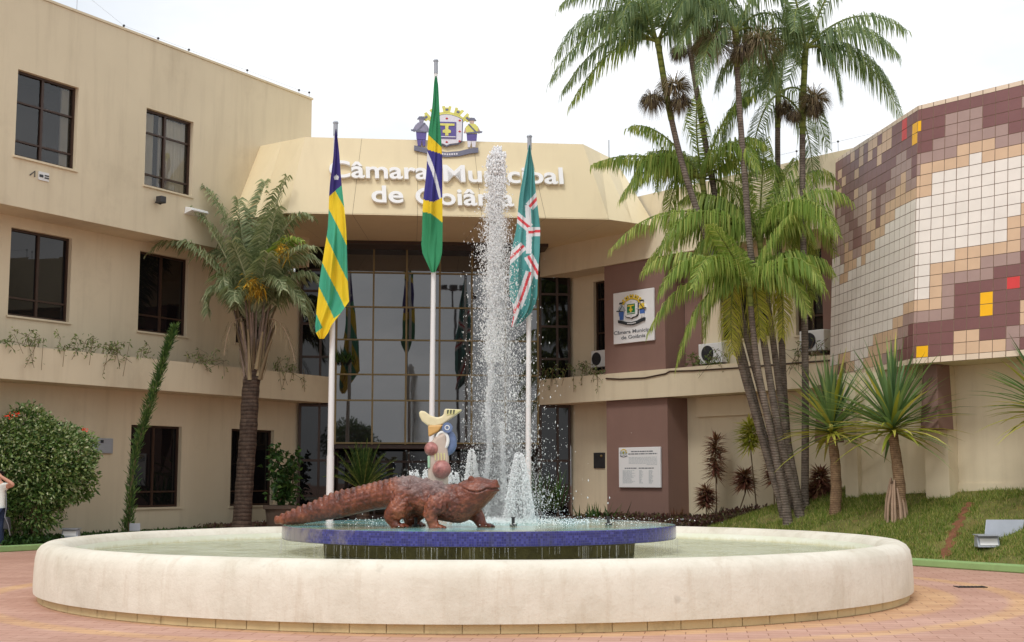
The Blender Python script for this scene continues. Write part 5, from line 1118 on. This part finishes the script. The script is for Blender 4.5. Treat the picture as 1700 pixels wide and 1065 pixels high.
pole('tallest white flagpole in the middle carrying the green flag with blue disc', (723.5, 122), (717, 690), .075, .045)
pole('right white flagpole behind the water jet with the teal flag', (879, 248), (877, 750), .075, .045)
def flag(label, rows, colf, mats, Y0=YP-.12, amp=.10, folds=2.6, ns=200, ntt=64, ph=0):
    rows = sorted(rows); ys = [r[0] for r in rows]; xl = [r[1] for r in rows]; xr = [r[2] for r in rows]; V = []; fc = []; mi = []
    S_ = np.linspace(0, 1, ns); y0, y1 = ys[0], ys[-1]
    for s in S_:
        y = y0+(y1-y0)*s; a, b = np.interp(y, ys, xl)+.9*math.sin(s*17+ph)*min(1, s*4), np.interp(y, ys, xr)+.9*math.sin(s*13+2+ph)*min(1, s*4)
        for t in np.linspace(0, 1, ntt):
            f = amp*1.35*min(1, .12+s*1.4)*math.sin(t*folds*math.pi*2+ph+1.9*s+.8*math.sin(s*5))+.045*math.sin(t*13+s*9+ph)+.03*math.sin(t*5-s*15); V.append(AY(a+(b-a)*t, y, Y0-.02-abs(f)*.6+f*.5))
    for i in range(ns-1):
        for j in range(ntt-1):
            fc.append((i*ntt+j, i*ntt+j+1, (i+1)*ntt+j+1, (i+1)*ntt+j)); s, t = (i+.5)/ns, (j+.5)/ntt; y = y0+(y1-y0)*s; a, b = np.interp(y, ys, xl), np.interp(y, ys, xr); mi.append(colf(a+(b-a)*t, y, t))
    m = MB(); m.add(V, fc, mi); o = m.build('flag', mats, smooth=True, origin=AY(rows[0][1], rows[0][0], YP)); tag(o, label, 'flag', GF); return o
def star(x, y, cx, cy, r):
    dx, dy = (x-cx), (y-cy); a = math.atan2(dx, -dy); d = math.hypot(dx, dy); k = 2*math.pi/5; q = abs(((a+k/2) % k)-k/2); return d < r*.42/max(.25, math.cos(k/2-q)) * (1 if q > 0 else 1) and d*math.cos(q)*.0 <= 1 and d < r*(.4+.6*max(0, 1-q/(k/2))**1.4)
def goias(x, y, t):
    lim = 318-(x-549)*.30   # lower edge of the blue canton
    if y < np.interp(x, [547, 560, 570], [325, 313, 305]):
        return 1 if star(x, y, 559, 294, 9) else 0
    # stripes fall steeply to the right: offset measured down the left edge
    if y > 551-.8*(x-524): return 2
    o = y-2.05*(x-547); k = math.floor((o-349)/54)
    return 2 if k % 2 else 3
flag('green and yellow striped state flag with starred blue canton on the left pole', [(214, 557, 558.5), (225, 555.5, 560), (260, 553, 564), (300, 549, 567.5), (325, 547, 569.5), (380, 543, 574), (430, 537, 577), (470, 530, 578.5), (500, 526, 579.5), (510, 525, 572), (540, 523.5, 549), (552, 525, 544), (562, 531, 537)], goias, ['flag_navy', 'flag_white', 'flag_yellow', 'flag_sea'], folds=1.6)
def brasil(x, y, t):
    ylt = np.interp(x, [711, 733], [222, 244]); b0 = np.interp(x, [709, 733], [247, 255]); b1 = np.interp(x, [704, 720, 735], [330, 334, 326]); y1 = np.interp(x, [702, 716, 735], [350, 353, 368])
    if y < ylt: return 0
    if y < b0: return 1
    if y < b1:
        c = np.interp(x, [707, 716, 724, 730, 734], [250, 272, 296, 318, 345]); return 3 if abs(y-c-4) < 9 and x > 706 else 2
    return 1 if y < y1 else 0
flag('green national flag with yellow diamond and blue disc on the middle pole', [(126, 722.5, 725), (140, 720, 727.5), (180, 717, 730), (225, 711.5, 732.5), (250, 709, 733), (300, 706, 734), (345, 702.5, 735.5), (375, 700.5, 735.5), (405, 698.5, 734), (420, 701, 733), (436, 709, 729), (452, 717, 722)], brasil, ['flag_green', 'flag_yellow', 'flag_blue', 'flag_white'], folds=1.3, amp=.08)
def goiania(x, y, t):
    # broad white bands with a red centre line radiating across the folded cloth
    bands = [((890, 330), (880, 341)), ((892, 383), (878, 384)), ((859, 360), (877, 376)), ((847, 428), (868, 408)), ((861, 502), (880, 452)), ((893, 452), (878, 425)), ((848, 545), (856, 505))]
    for (x0, y0), (x1, y1) in bands:
        dx, dy = x1-x0, y1-y0; L = math.hypot(dx, dy); s = ((x-x0)*dx+(y-y0)*dy)/L; d = abs((x-x0)*dy-(y-y0)*dx)/L
        if -8 < s < L+2:
            if d < 2.2: return 2
            if d < 7.6: return 1
    if 340 < y < 420 and abs(x-(876+.02*(y-340))) < 4.5: return 1
    return 0
flag('teal city flag with white and red bands on the right pole in the spray', [(240, 878.5, 880), (255, 875, 882), (280, 870, 887), (330, 862.5, 891.5), (380, 856, 896), (420, 848.5, 896), (440, 847, 895), (470, 845, 893), (490, 845, 892), (505, 850, 888), (520, 853, 880), (542, 850, 858)], goiania, ['flag_teal', 'flag_white', 'flag_red'], folds=2.2, amp=.12)
# ------------------------------------------------------------------ signs
Oz = np.array([0, 0, 1.])
def board(name, label, cat, fr, n, x0, x1, y0, y1, mat='sign_white', th=.05):
    ua, za = fr.px(x0, (y0+y1)/2, n); ubb, zb = fr.px(x1, (y0+y1)/2, n); xm = (x0+x1)/2; z1 = fr.px(xm, y0, n)[1]; z0 = fr.px(xm, y1, n)[1]
    T = thing(name, fr.p((ua+ubb)/2, n, (z0+z1)/2), label, cat); m = MB(); m.fbox(fr, ua, ubb, n-th+.01, n+.02, z0, z1); m.build('panel', mat, T, bevel=.012); return T, ua, ubb, z0, z1
T, ua, ub2, z0, z1 = board('wall_sign', 'white sign with a coat of arms and grey lettering high on the brown pillar', 'sign', FRr, .10, 1019, 1086, 482, 568)
w = ub2-ua; crest(T, FRr.p(ua+w*.48, .125, z0+(z1-z0)*.62), FRr.u, Oz, FRr.n, w/165, ['ink_light', 'paint_blue', 'ink_dark', 'sign_white', 'paint_yellow', 'sign_white', 'ink_light', 'paint_green'], None)
for txt, xa, xb, zz in (('Câmara Municipal', .015, .985, .185), ('de Goiânia', .20, .80, .08)):
    mb = MB(); add_text(mb, txt, FRr.p(ua+w*xa, .124, z0+(z1-z0)*zz), FRr.u, Oz, FRr.n, w*(xb-xa), .105, 0, .004, .012); mb.build('lettering', 'ink_grey', T)
T, ua, ub2, z0, z1 = board('notice_board', 'white notice board with small printed columns low on the brown pillar', 'notice board', FRr, .06, 1028, 1097, 742, 809)
w, h = ub2-ua, z1-z0
def bars(rows_, parent, fr, n, mat, name='print_line'):
    mb = MB()
    for (xa, xb, yc, th_) in rows_:
        x = xa
        while x < xb-.005:
            l = min(rng.uniform(.02, .09), xb-x); mb.fbox(fr, ua+w*x, ua+w*(x+l), n, n+.003, z0+h*(yc-th_/2), z0+h*(yc+th_/2)); x += l+.012
    mb.build(name, mat, parent)
bars([(.31, .83, .895, .026), (.24, .93, .835, .026), (.15, .45, .48, .026), (.49, .86, .48, .026)], T, FRr, .081, 'ink_grey')
rws = [(.25, .93, .75-i*.03, .010) for i in range(6)]+[(.68, .93, .565, .010)]
for i in range(15): rws += [(.10, rng.uniform(.30, .42), .42-i*.022, .009), (.50, rng.uniform(.55, .60), .42-i*.022, .009), (.73, rng.uniform(.78, .84), .42-i*.022, .009)]
bars(rws, T, FRr, .081, 'ink_light')
crest(T, FRr.p(ua+w*.13, .082, z0+h*.86), FRr.u, Oz, FRr.n, w/620, ['ink_light', 'ink_light', 'ink_grey', 'sign_white', 'paint_yellow', 'sign_white', 'ink_light', 'paint_green'], None)
T, ua, ub2, z0, z1 = board('wall_plaque', 'small dark metal plaque on the cream wall left of the brown pillar', 'plaque', FRr, WN+.02, 986, 1004, 751, 777, 'dark_metal', .04)
mb = MB(); mb.sphere(FRr.p(ua+(ub2-ua)*.75, WN+.04, z1-.1), .05, sc=(1, 1, .8)); mb.build('emblem', 'gold_frame', T)
T, ua, ub2, z0, z1 = board('wall_sign', 'silver sign with faint printed lines on the left wing beside the bush', 'sign', FL, .04, 148, 187, 727, 752, 'grey_metal')
w, h = ub2-ua, z1-z0
bars([(.08, .9, .55-i*.13, .05) for i in range(4)], T, FL, .061, 'ink_light'); mb = MB(); mb.fbox(FL, ua+w*.45, ua+w*.58, .061, .065, z0+h*.68, z0+h*.88); mb.build('emblem', 'ink_dark', T)
b = AY(224, 884, 33.0); b[2] = .08; T = thing('stake_sign', b, 'small grey label board on a stake at the foot of the slim cypress', 'sign')
m = MB(); m.tube([b, b+[0, 0, .32]], .012, 6); m.build('stake', 'dark_metal', T); m = MB(); m.box(b[0]-.13, b[0]+.13, b[1]-.03, b[1]-.014, b[2]+.24, b[2]+.42); m.build('panel', 'grey_metal', T, bevel=.004)
# ------------------------------------------------------------------ air conditioners
def aircon(label, fr, n, x, ybot, wd, ht):
    u, z = fr.px(x, ybot, n+.25); T = thing('air_conditioner', fr.p(u, n, z), label, 'air conditioner', 'outdoor air conditioner units')
    m = MB(); m.fbox(fr, u-wd/2, u+wd/2, n, n+.30, z+.05, z+ht); m.build('housing', 'white_plastic', T, bevel=.02)
    m = MB(); c = fr.p(u+wd*.0-wd*.1, n+.305, z+.05+(ht-.05)*.5); r = (ht-.1)*.42
    m.prism([(r*math.cos(a), r*math.sin(a)) for a in np.linspace(0, 6.283, 28, endpoint=False)][::-1], c, fr.u, Oz, fr.n, -.01, .004)
    m.build('fan_opening', 'dark_plastic', T); m = MB()
    for q in (.25, .45, .65, .85, 1.0):
        m.tube([c+fr.u*r*q*math.cos(a)+Oz*r*q*math.sin(a)+fr.n*.012 for a in np.linspace(0, 6.283, 25)], .006, 4, cap=False)
    for a in np.linspace(0, math.pi, 5)[:-1]: m.tube([c-(fr.u*math.cos(a)+Oz*math.sin(a))*r+fr.n*.012, c+(fr.u*math.cos(a)+Oz*math.sin(a))*r+fr.n*.012], .006, 4)
    m.build('fan_guard', 'dark_metal', T); m = MB()
    for s in (-.35, .35): m.fbox(fr, u+wd*s-.03, u+wd*s+.03, n+.02, n+.28, z-.02, z+.048)
    m.build('bracket', 'dark_metal', T)
aircon('white air conditioner under the dark window close to the tiled wall', FRr, WN+.13, 1350, 586, .78, .58)
aircon('small white air conditioner at the left side of the brown pillar', FRr, WN+.05, 995, 612, .62, .55)
aircon('white air conditioner half hidden by the hanging palm fronds', FRr, WN+.05, 1181, 606, .85, .60)
# pipe along the planter
m = MB(); pts = []
for x, y in ((1006, 628), (1030, 629), (1070, 627), (1105, 620), (1112, 616), (1150, 615), (1230, 610), (1300, 604), (1378, 598)):
    u, z = FRr.px(x, y, .17); pts.append(FRr.p(u, .17, z))
m.tube(pts, .022, 8); o = m.build('drain_pipe', 'brown_frame', origin=pts[0]); tag(o, 'thin dark pipe running along the top of the right balcony planter', 'pipe')
# wall fittings on the left wing
u, z = FL.px(258, 332, 1.0); T = thing('wall_floodlight', FL.p(u, 1.0, z), 'small dark floodlight on the left wing below the curtained window', 'floodlight')
m = MB(); m.fbox(FL, u-.09, u+.09, 1.1, 1.3, z-.1, z+.08); m.build('housing', 'dark_metal', T, bevel=.02); m = MB(); m.tube([FL.p(u, 1.0, z-.05), FL.p(u, 1.2, z-.12)], .02, 6); m.build('arm', 'dark_metal', T)
u, z = FL.px(320, 352, 1.0); T = thing('wall_lamp', FL.p(u, 1.0, z), 'white wall lamp behind the palm fronds on the left wing', 'lamp')
m = MB(); m.hexa([FL.p(u-.32, 1.28, z-.02), FL.p(u+.32, 1.28, z-.02), FL.p(u+.32, 1.002, z-.1), FL.p(u-.32, 1.002, z-.1), FL.p(u-.3, 1.26, z+.05), FL.p(u+.3, 1.26, z+.05), FL.p(u+.3, 1.002, z+.1), FL.p(u-.3, 1.002, z+.1)]); m.build('housing', 'white_plastic', T, bevel=.015)
u, z = FL.px(64, 291, 1.0); T = thing('wall_bracket', FL.p(u, 1.0, z), 'white plate with small dark slots under the first upper window', 'bracket')
m = MB(); m.fbox(FL, u-.02, u+.28, 1.002, 1.03, z-.1, z+.1); m.build('plate', 'white_plastic', T); m = MB()
m.fbox(FL, u, u+.11, 1.03, 1.04, z-.03, z+.03); m.fbox(FL, u+.15, u+.27, 1.03, 1.04, z-.045, z-.015); m.fbox(FL, u+.15, u+.27, 1.03, 1.04, z+.01, z+.04); m.tube([FL.p(u-.26, 1.02, z-.04), FL.p(u-.12, 1.02, z+.08), FL.p(u-.12, 1.02, z-.06)], .014, 5); m.build('slot', 'dark_metal', T)
# electric fence on the roof edge
T = thing('roof_fence', FL.p(0, 1, UPL), 'thin wire security fence with dark insulators along the left roof edge', 'fence'); m = MB(); iv = MB(); tops_ = []
for px_, py_ in ((128, -20), (205, 42), (262, 63), (313, 82), (410, 116), (496, 149), (513, 153)):
    u, _ = FL.px(px_, py_+20, .9); z = FL.px(px_, py_, .9)[1]; tops_.append(FL.p(u, .9, z)); m.tube([FL.p(u, .9, UPL+.05), FL.p(u, .9, z)], .008, 5); iv.sphere(FL.p(u, .9, z), .035, k=6, h=5)
m.build('post', 'grey_metal', T); iv.build('insulator', 'dark_plastic', T); m = MB(); m.tube(tops_, .0035, 4); m.build('wire', 'grey_metal', T)
T = thing('roof_fence', FRr.p(6.5, -.3, RT), 'thin wire security fence with small insulators along the right wing roof edge', 'fence'); m = MB(); iv = MB(); tops_ = []
for u in (4.5, 5.7, 7.0, 8.3): P = FRr.p(u, -.3, RT+.32); tops_.append(P); m.tube([FRr.p(u, -.3, RT), P], .008, 5); iv.sphere(P, .03, k=6, h=5)
m.build('post', 'grey_metal', T); iv.build('insulator', 'dark_plastic', T); m = MB(); m.tube(tops_, .004, 4); m.build('wire', 'grey_metal', T)
P = onF(FRr, 1011, 262, -.5); m = MB(); m.tube([P-[0, 0, .3], P+[0, 0, .55]], .018, 6); o = m.build('roof_rod', 'grey_metal', origin=P-[0, 0, .3]); tag(o, 'short thin metal rod standing on the roof right of the canopy', 'rod')
# ------------------------------------------------------------------ ground floodlights, panels, drain
def flood(label, x, y, Yd, w=.42, h=.25, panel=False):
    b = AY(x, y, Yd); b[2] = mz(b[0], b[1]) if b[0] > 1 and panel else min(b[2], b[2])
    T = thing('ground_floodlight', b, label, 'floodlight', 'floodlights in the planting'); m = MB()
    m.hexa([b+np.array(p) for p in ((-w/2, -.1, .02), (w/2, -.1, .02), (w/2, .14, .02), (-w/2, .14, .02), (-w/2, -.03, h), (w/2, -.03, h), (w/2, .10, h), (-w/2, .10, h))]); m.build('housing', 'grey_metal', T, bevel=.015)
    m = MB(); m.quad(b+[-w*.4, -.098, .06], b+[w*.4, -.098, .06], b+[w*.4, -.055, h*.8], b+[-w*.4, -.055, h*.8]); m.build('lens', 'sign_white', T)
    m = MB(); m.hexa([b+np.array(p) for p in ((-w*.55, -.18, h+.004), (w*.55, -.18, h+.004), (w*.55, .12, h+.014), (-w*.55, .12, h+.014), (-w*.55, -.18, h+.02), (w*.55, -.18, h+.02), (w*.55, .12, h+.03), (-w*.55, .12, h+.03))]); m.build('visor', 'grey_metal', T)
    if panel:
        m = MB(); m.hexa([b+np.array(p) for p in ((-.02, .16, 0), (.62, .16, 0), (.62, .19, 0), (-.02, .19, 0), (.10, .30, .5), (.80, .30, .5), (.80, .33, .5), (.10, .33, .5))]); m.build('reflector_panel', 'grey_metal', T, bevel=.01)
flood('grey floodlight in the left bed beyond the basin rim', 117, 893, 31.4, .38, .2)
flood('small grey floodlight beside the brown pillar', 1138, 876, 34.8, .30, .2)
flood('floodlight with a large tilted grey panel on the lawn at the right', 1640, 918, 24.6, .40, .22, True)
b = AY(1352, 880, 27.2); b[2] = mz(b[0], b[1]); T = thing('metal_plate', b, 'tilted grey metal plates lying on the lawn edge behind the rim', 'plate'); m = MB()
m.hexa([b+np.array(p) for p in ((-.12, 0, .0), (.3, .0, .02), (.3, .05, .02), (-.12, .05, .0), (.02, .3, .12), (.46, .3, .14), (.46, .34, .14), (.02, .34, .12))]); m.hexa([b+np.array(p) for p in ((-.3, -.1, 0), (-.1, -.1, 0), (-.1, .05, 0), (-.3, .05, 0), (-.3, -.08, .14), (-.16, -.08, .12), (-.16, .05, .12), (-.3, .05, .14))]); m.build('panel', 'grey_metal', T)
c = AZ(1611, 974, .004); T = thing('drain_grate', c, 'small dark drain grate set in the paving on the right', 'drain'); m = MB()
for i in range(7): m.box(c[0]-.19+i*.057, c[0]-.16+i*.057, c[1]-.11, c[1]+.11, .004, .012)
m.box(c[0]-.21, c[0]-.195, c[1]-.13, c[1]+.13, .004, .014); m.box(c[0]+.195, c[0]+.21, c[1]-.13, c[1]+.13, .004, .014); m.build('bars', 'dark_metal', T); m = MB(); m.quad(c+[-.2, -.12, .002], c+[.2, -.12, .002], c+[.2, .12, .002], c+[-.2, .12, .002]); m.build('pit', 'dark_interior', T)
# ------------------------------------------------------------------ person at the left edge
def skin_mesh(name, verts, edges, radii, mat, parent, origin, sub=2, root=0):
    me = bpy.data.meshes.new(name); me.from_pydata([list(v) for v in verts], edges, []); o = bpy.data.objects.new('t', me); COL.objects.link(o)
    o.modifiers.new('s', 'SKIN'); 
    for i, r in enumerate(radii):
        sv = me.skin_vertices[0].data[i]; sv.radius = (r, r) if np.isscalar(r) else r
    me.skin_vertices[0].data[root].use_root = True
    ss_ = o.modifiers.new('u', 'SUBSURF'); ss_.levels = sub; ss_.render_levels = sub
    dg = bpy.context.evaluated_depsgraph_get(); m2 = bpy.data.meshes.new_from_object(o.evaluated_get(dg)); bpy.data.objects.remove(o)
    m2.materials.clear(); m2.materials.append(MATS[mat]); m2.polygons.foreach_set('use_smooth', [True]*len(m2.polygons)); m2.name = name
    q = bpy.data.objects.new(name, m2); COL.objects.link(q); q['_o'] = [float(x) for x in origin]
    if parent is not None: q.parent = parent
    else: q.location = Vector(origin)
    return q
hb = AY(-6, 890, 29.9); hb[2] = .02
Vb = [(0, 0, .93), (0, .0, 1.1), (0, 0, 1.3), (0, 0, 1.42), (0, -.01, 1.52), (0, -.03, 1.60), (0, -.02, 1.68),
      (.17, 0, 1.38), (.37, -.12, 1.42), (.13, -.24, 1.60), (.06, -.26, 1.63),
      (-.17, 0, 1.38), (-.32, -.1, 1.15), (-.12, -.26, 1.22), (-.04, -.3, 1.27),
      (.09, 0, .86), (.10, -.02, .48), (.10, .0, .08), (.11, -.12, .03), (-.09, 0, .86), (-.10, -.02, .48), (-.11, 0, .08), (-.12, -.12, .03)]
Eb = [(0, 1), (1, 2), (2, 3), (3, 4), (4, 5), (5, 6), (3, 7), (7, 8), (8, 9), (9, 10), (3, 11), (11, 12), (12, 13), (13, 14), (0, 15), (15, 16), (16, 17), (17, 18), (0, 19), (19, 20), (20, 21), (21, 22)]
Rb = [(.15, .10), (.13, .09), (.15, .10), (.12, .08), .05, .085, .075, .065, .05, .034, .036, .065, .05, .034, .036, .085, .055, .04, .035, .085, .055, .04, .035]
body = skin_mesh('person', Vb, Eb, Rb, 'skin', None, hb); tag(body, 'person in white top and dark jeans raising a bent arm to the face', 'person')
# fingers curled on the phone side
for k in range(5):
    z = 1.60+.02*k; base_ = np.array([.07, -.275, z-.01]); skin_mesh('finger', [base_, base_+[-.03, -.025, .008], base_+[-.06, -.02, .01], base_+[-.075, .0, .008]], [(0, 1), (1, 2), (2, 3)], [.012, .0105, .0095, .008], 'skin', body, hb, 1)
skin_mesh('shirt', [(0, 0, .80), (0, 0, 1.1), (0, 0, 1.3), (0, 0, 1.42), (.16, 0, 1.385), (.22, -.03, 1.39), (-.16, 0, 1.385), (-.22, -.03, 1.36)], [(0, 1), (1, 2), (2, 3), (3, 4), (4, 5), (3, 6), (6, 7)], [(.185, .13), (.165, .12), (.18, .13), (.14, .1), .085, .075, .085, .075], 'shirt', body, hb)
skin_mesh('jeans', [(0, 0, .9), (.09, 0, .84), (.10, -.02, .48), (.10, 0, .10), (-.09, 0, .84), (-.10, -.02, .48), (-.11, 0, .10)], [(0, 1), (1, 2), (2, 3), (0, 4), (4, 5), (5, 6)], [(.17, .12), .10, .075, .065, .10, .075, .065], 'jeans', body, hb)
skin_mesh('hair', [(0, .02, 1.60), (0, .035, 1.68), (0, .01, 1.73), (0, .09, 1.5)], [(0, 1), (1, 2), (0, 3)], [.09, .095, .06, .06], 'hair', body, hb)
hb2 = hb
T = thing('shoulder_bag', hb+[.22, -.05, .75], 'dark shoulder bag with grey straps hanging beside the person at the left edge', 'bag')
m = MB(); m.hexa([hb+np.array(p) for p in ((.17, -.12, .45), (.30, -.12, .45), (.30, .1, .45), (.17, .1, .45), (.18, -.1, .72), (.26, -.1, .72), (.26, .08, .72), (.18, .08, .72))]); m.build('pouch', 'dark_plastic', T, bevel=.03)
m = MB(); m.tube([hb+np.array(p) for p in ((.2, -.1, .7), (.21, -.06, .95), (.19, -.04, 1.2), (.12, -.02, 1.47))], .012, 6); m.tube([hb+np.array(p) for p in ((.22, -.13, .72), (.30, -.14, .55), (.34, -.12, .33))], .010, 6); m.build('strap', 'strap', T)
# ------------------------------------------------------------------ things standing behind the photographer, seen mirrored in the glazing
def mirror(P): d = np.dot(P-FC.p(0, 0, 0), FC.n); return P-2*d*FC.n
vt = AY(752, 484, 96.); rt = mirror(vt); g = rt*[1, 1, 0]
T = thing('floodlight_mast', g, 'tall lamp mast with a cross arm of floodlights mirrored in the entrance glass', 'lamp post'); m = MB(); m.tube([g, rt], [.13, .07], 10); m.tube([rt-[.7, 0, 0], rt+[.7, 0, 0]], .04, 6); m.build('mast', 'dark_metal', T)
m = MB()
for dx in (-.62, .05, .68): m.box(rt[0]+dx-.22, rt[0]+dx+.22, rt[1]-.2, rt[1]+.3, rt[2]-.05, rt[2]+.3)
m.build('lamp_head', 'dark_metal', T)
vt = AY(586, 735, 108.); rt = mirror(vt); T = thing('street_tree', rt*[1, 1, 0], 'dark round tree mirrored in the lower left entrance glass', 'tree'); V = []; Fc = []
for k in range(5): leafcloud(V, Fc, np.array([rt[0]+rng.uniform(-1.0, 1.0), rt[1]+rng.uniform(-.8, .8), 4.0+rng.uniform(-.9, 1.3)]), np.array([1.5, 1.5, 1.3]), 900, .3, .14, .3)
m = MB(); m.add(V, Fc); m.build('crown', 'leaf_dark', T); m = MB(); m.tube([rt*[1, 1, 0], rt*[1, 1, 0]+[0, 0, 2.4]], [.18, .12], 8); m.build('trunk', 'stem_wood', T)
# ------------------------------------------------------------------ light
SUN_EL, SUN_AZ = math.radians(52), math.radians(205)   # azimuth: from +Y clockwise
w = bpy.data.worlds.new('World'); SC.world = w; w.use_nodes = True; t = w.node_tree; t.nodes.clear(); ns, lk = t.nodes, t.links
sky = ns.new('ShaderNodeTexSky'); sky.sky_type = 'NISHITA'; sky.sun_disc = False; sky.sun_elevation = SUN_EL; sky.sun_rotation = SUN_AZ
tc = ns.new('ShaderNodeTexCoord'); mp = ns.new('ShaderNodeMapping'); mp.inputs['Scale'].default_value = (1, 1, 2.2); lk.new(tc.outputs['Generated'], mp.inputs[0])
cl = noise(ns, lk, mp.outputs[0], 2.2, 6, .55); fac = ramp(ns, lk, cl, [(.3, (.80,)*3), (.6, (1, 1, 1))])
cl2 = noise(ns, lk, mp.outputs[0], 2.4, 6, .6); cc = ramp(ns, lk, cl2, [(.40, (.68, .71, .74)), (.56, (.78, .795, .81)), (.68, (1, 1, 1))])
cs = mixc(ns, lk, 1.0, cc, (11.5, 11.5, 11.6), 'MULTIPLY'); mx = mixc(ns, lk, fac, sky.outputs[0], cs)
bg = ns.new('ShaderNodeBackground'); bg.inputs[1].default_value = .1; lk.new(mx, bg.inputs[0]); wo = ns.new('ShaderNodeOutputWorld'); lk.new(bg.outputs[0], wo.inputs[0])
# MULTIPLY clamps nothing: cloud radiance 11.5 x .1
sl = bpy.data.lights.new('sun', 'SUN'); sl.energy = 1.2; sl.angle = math.radians(14); sl.color = (1, .98, .94); so = bpy.data.objects.new('sun', sl); COL.objects.link(so)
d = Vector((math.sin(SUN_AZ)*math.cos(SUN_EL), math.cos(SUN_AZ)*math.cos(SUN_EL), math.sin(SUN_EL))); so.rotation_euler = d.to_track_quat('Z', 'Y').to_euler(); so.location = (0, -20, 40)
for o in bpy.data.objects:
    if '_o' in o: del o['_o']
SC.view_settings.view_transform = 'Standard'; SC.view_settings.look = 'None'; SC.view_settings.exposure = 0.27; SC.view_settings.gamma = 1
SC.cycles.max_bounces = 14; SC.cycles.diffuse_bounces = 8; SC.cycles.transparent_max_bounces = 24; SC.cycles.use_denoising = True
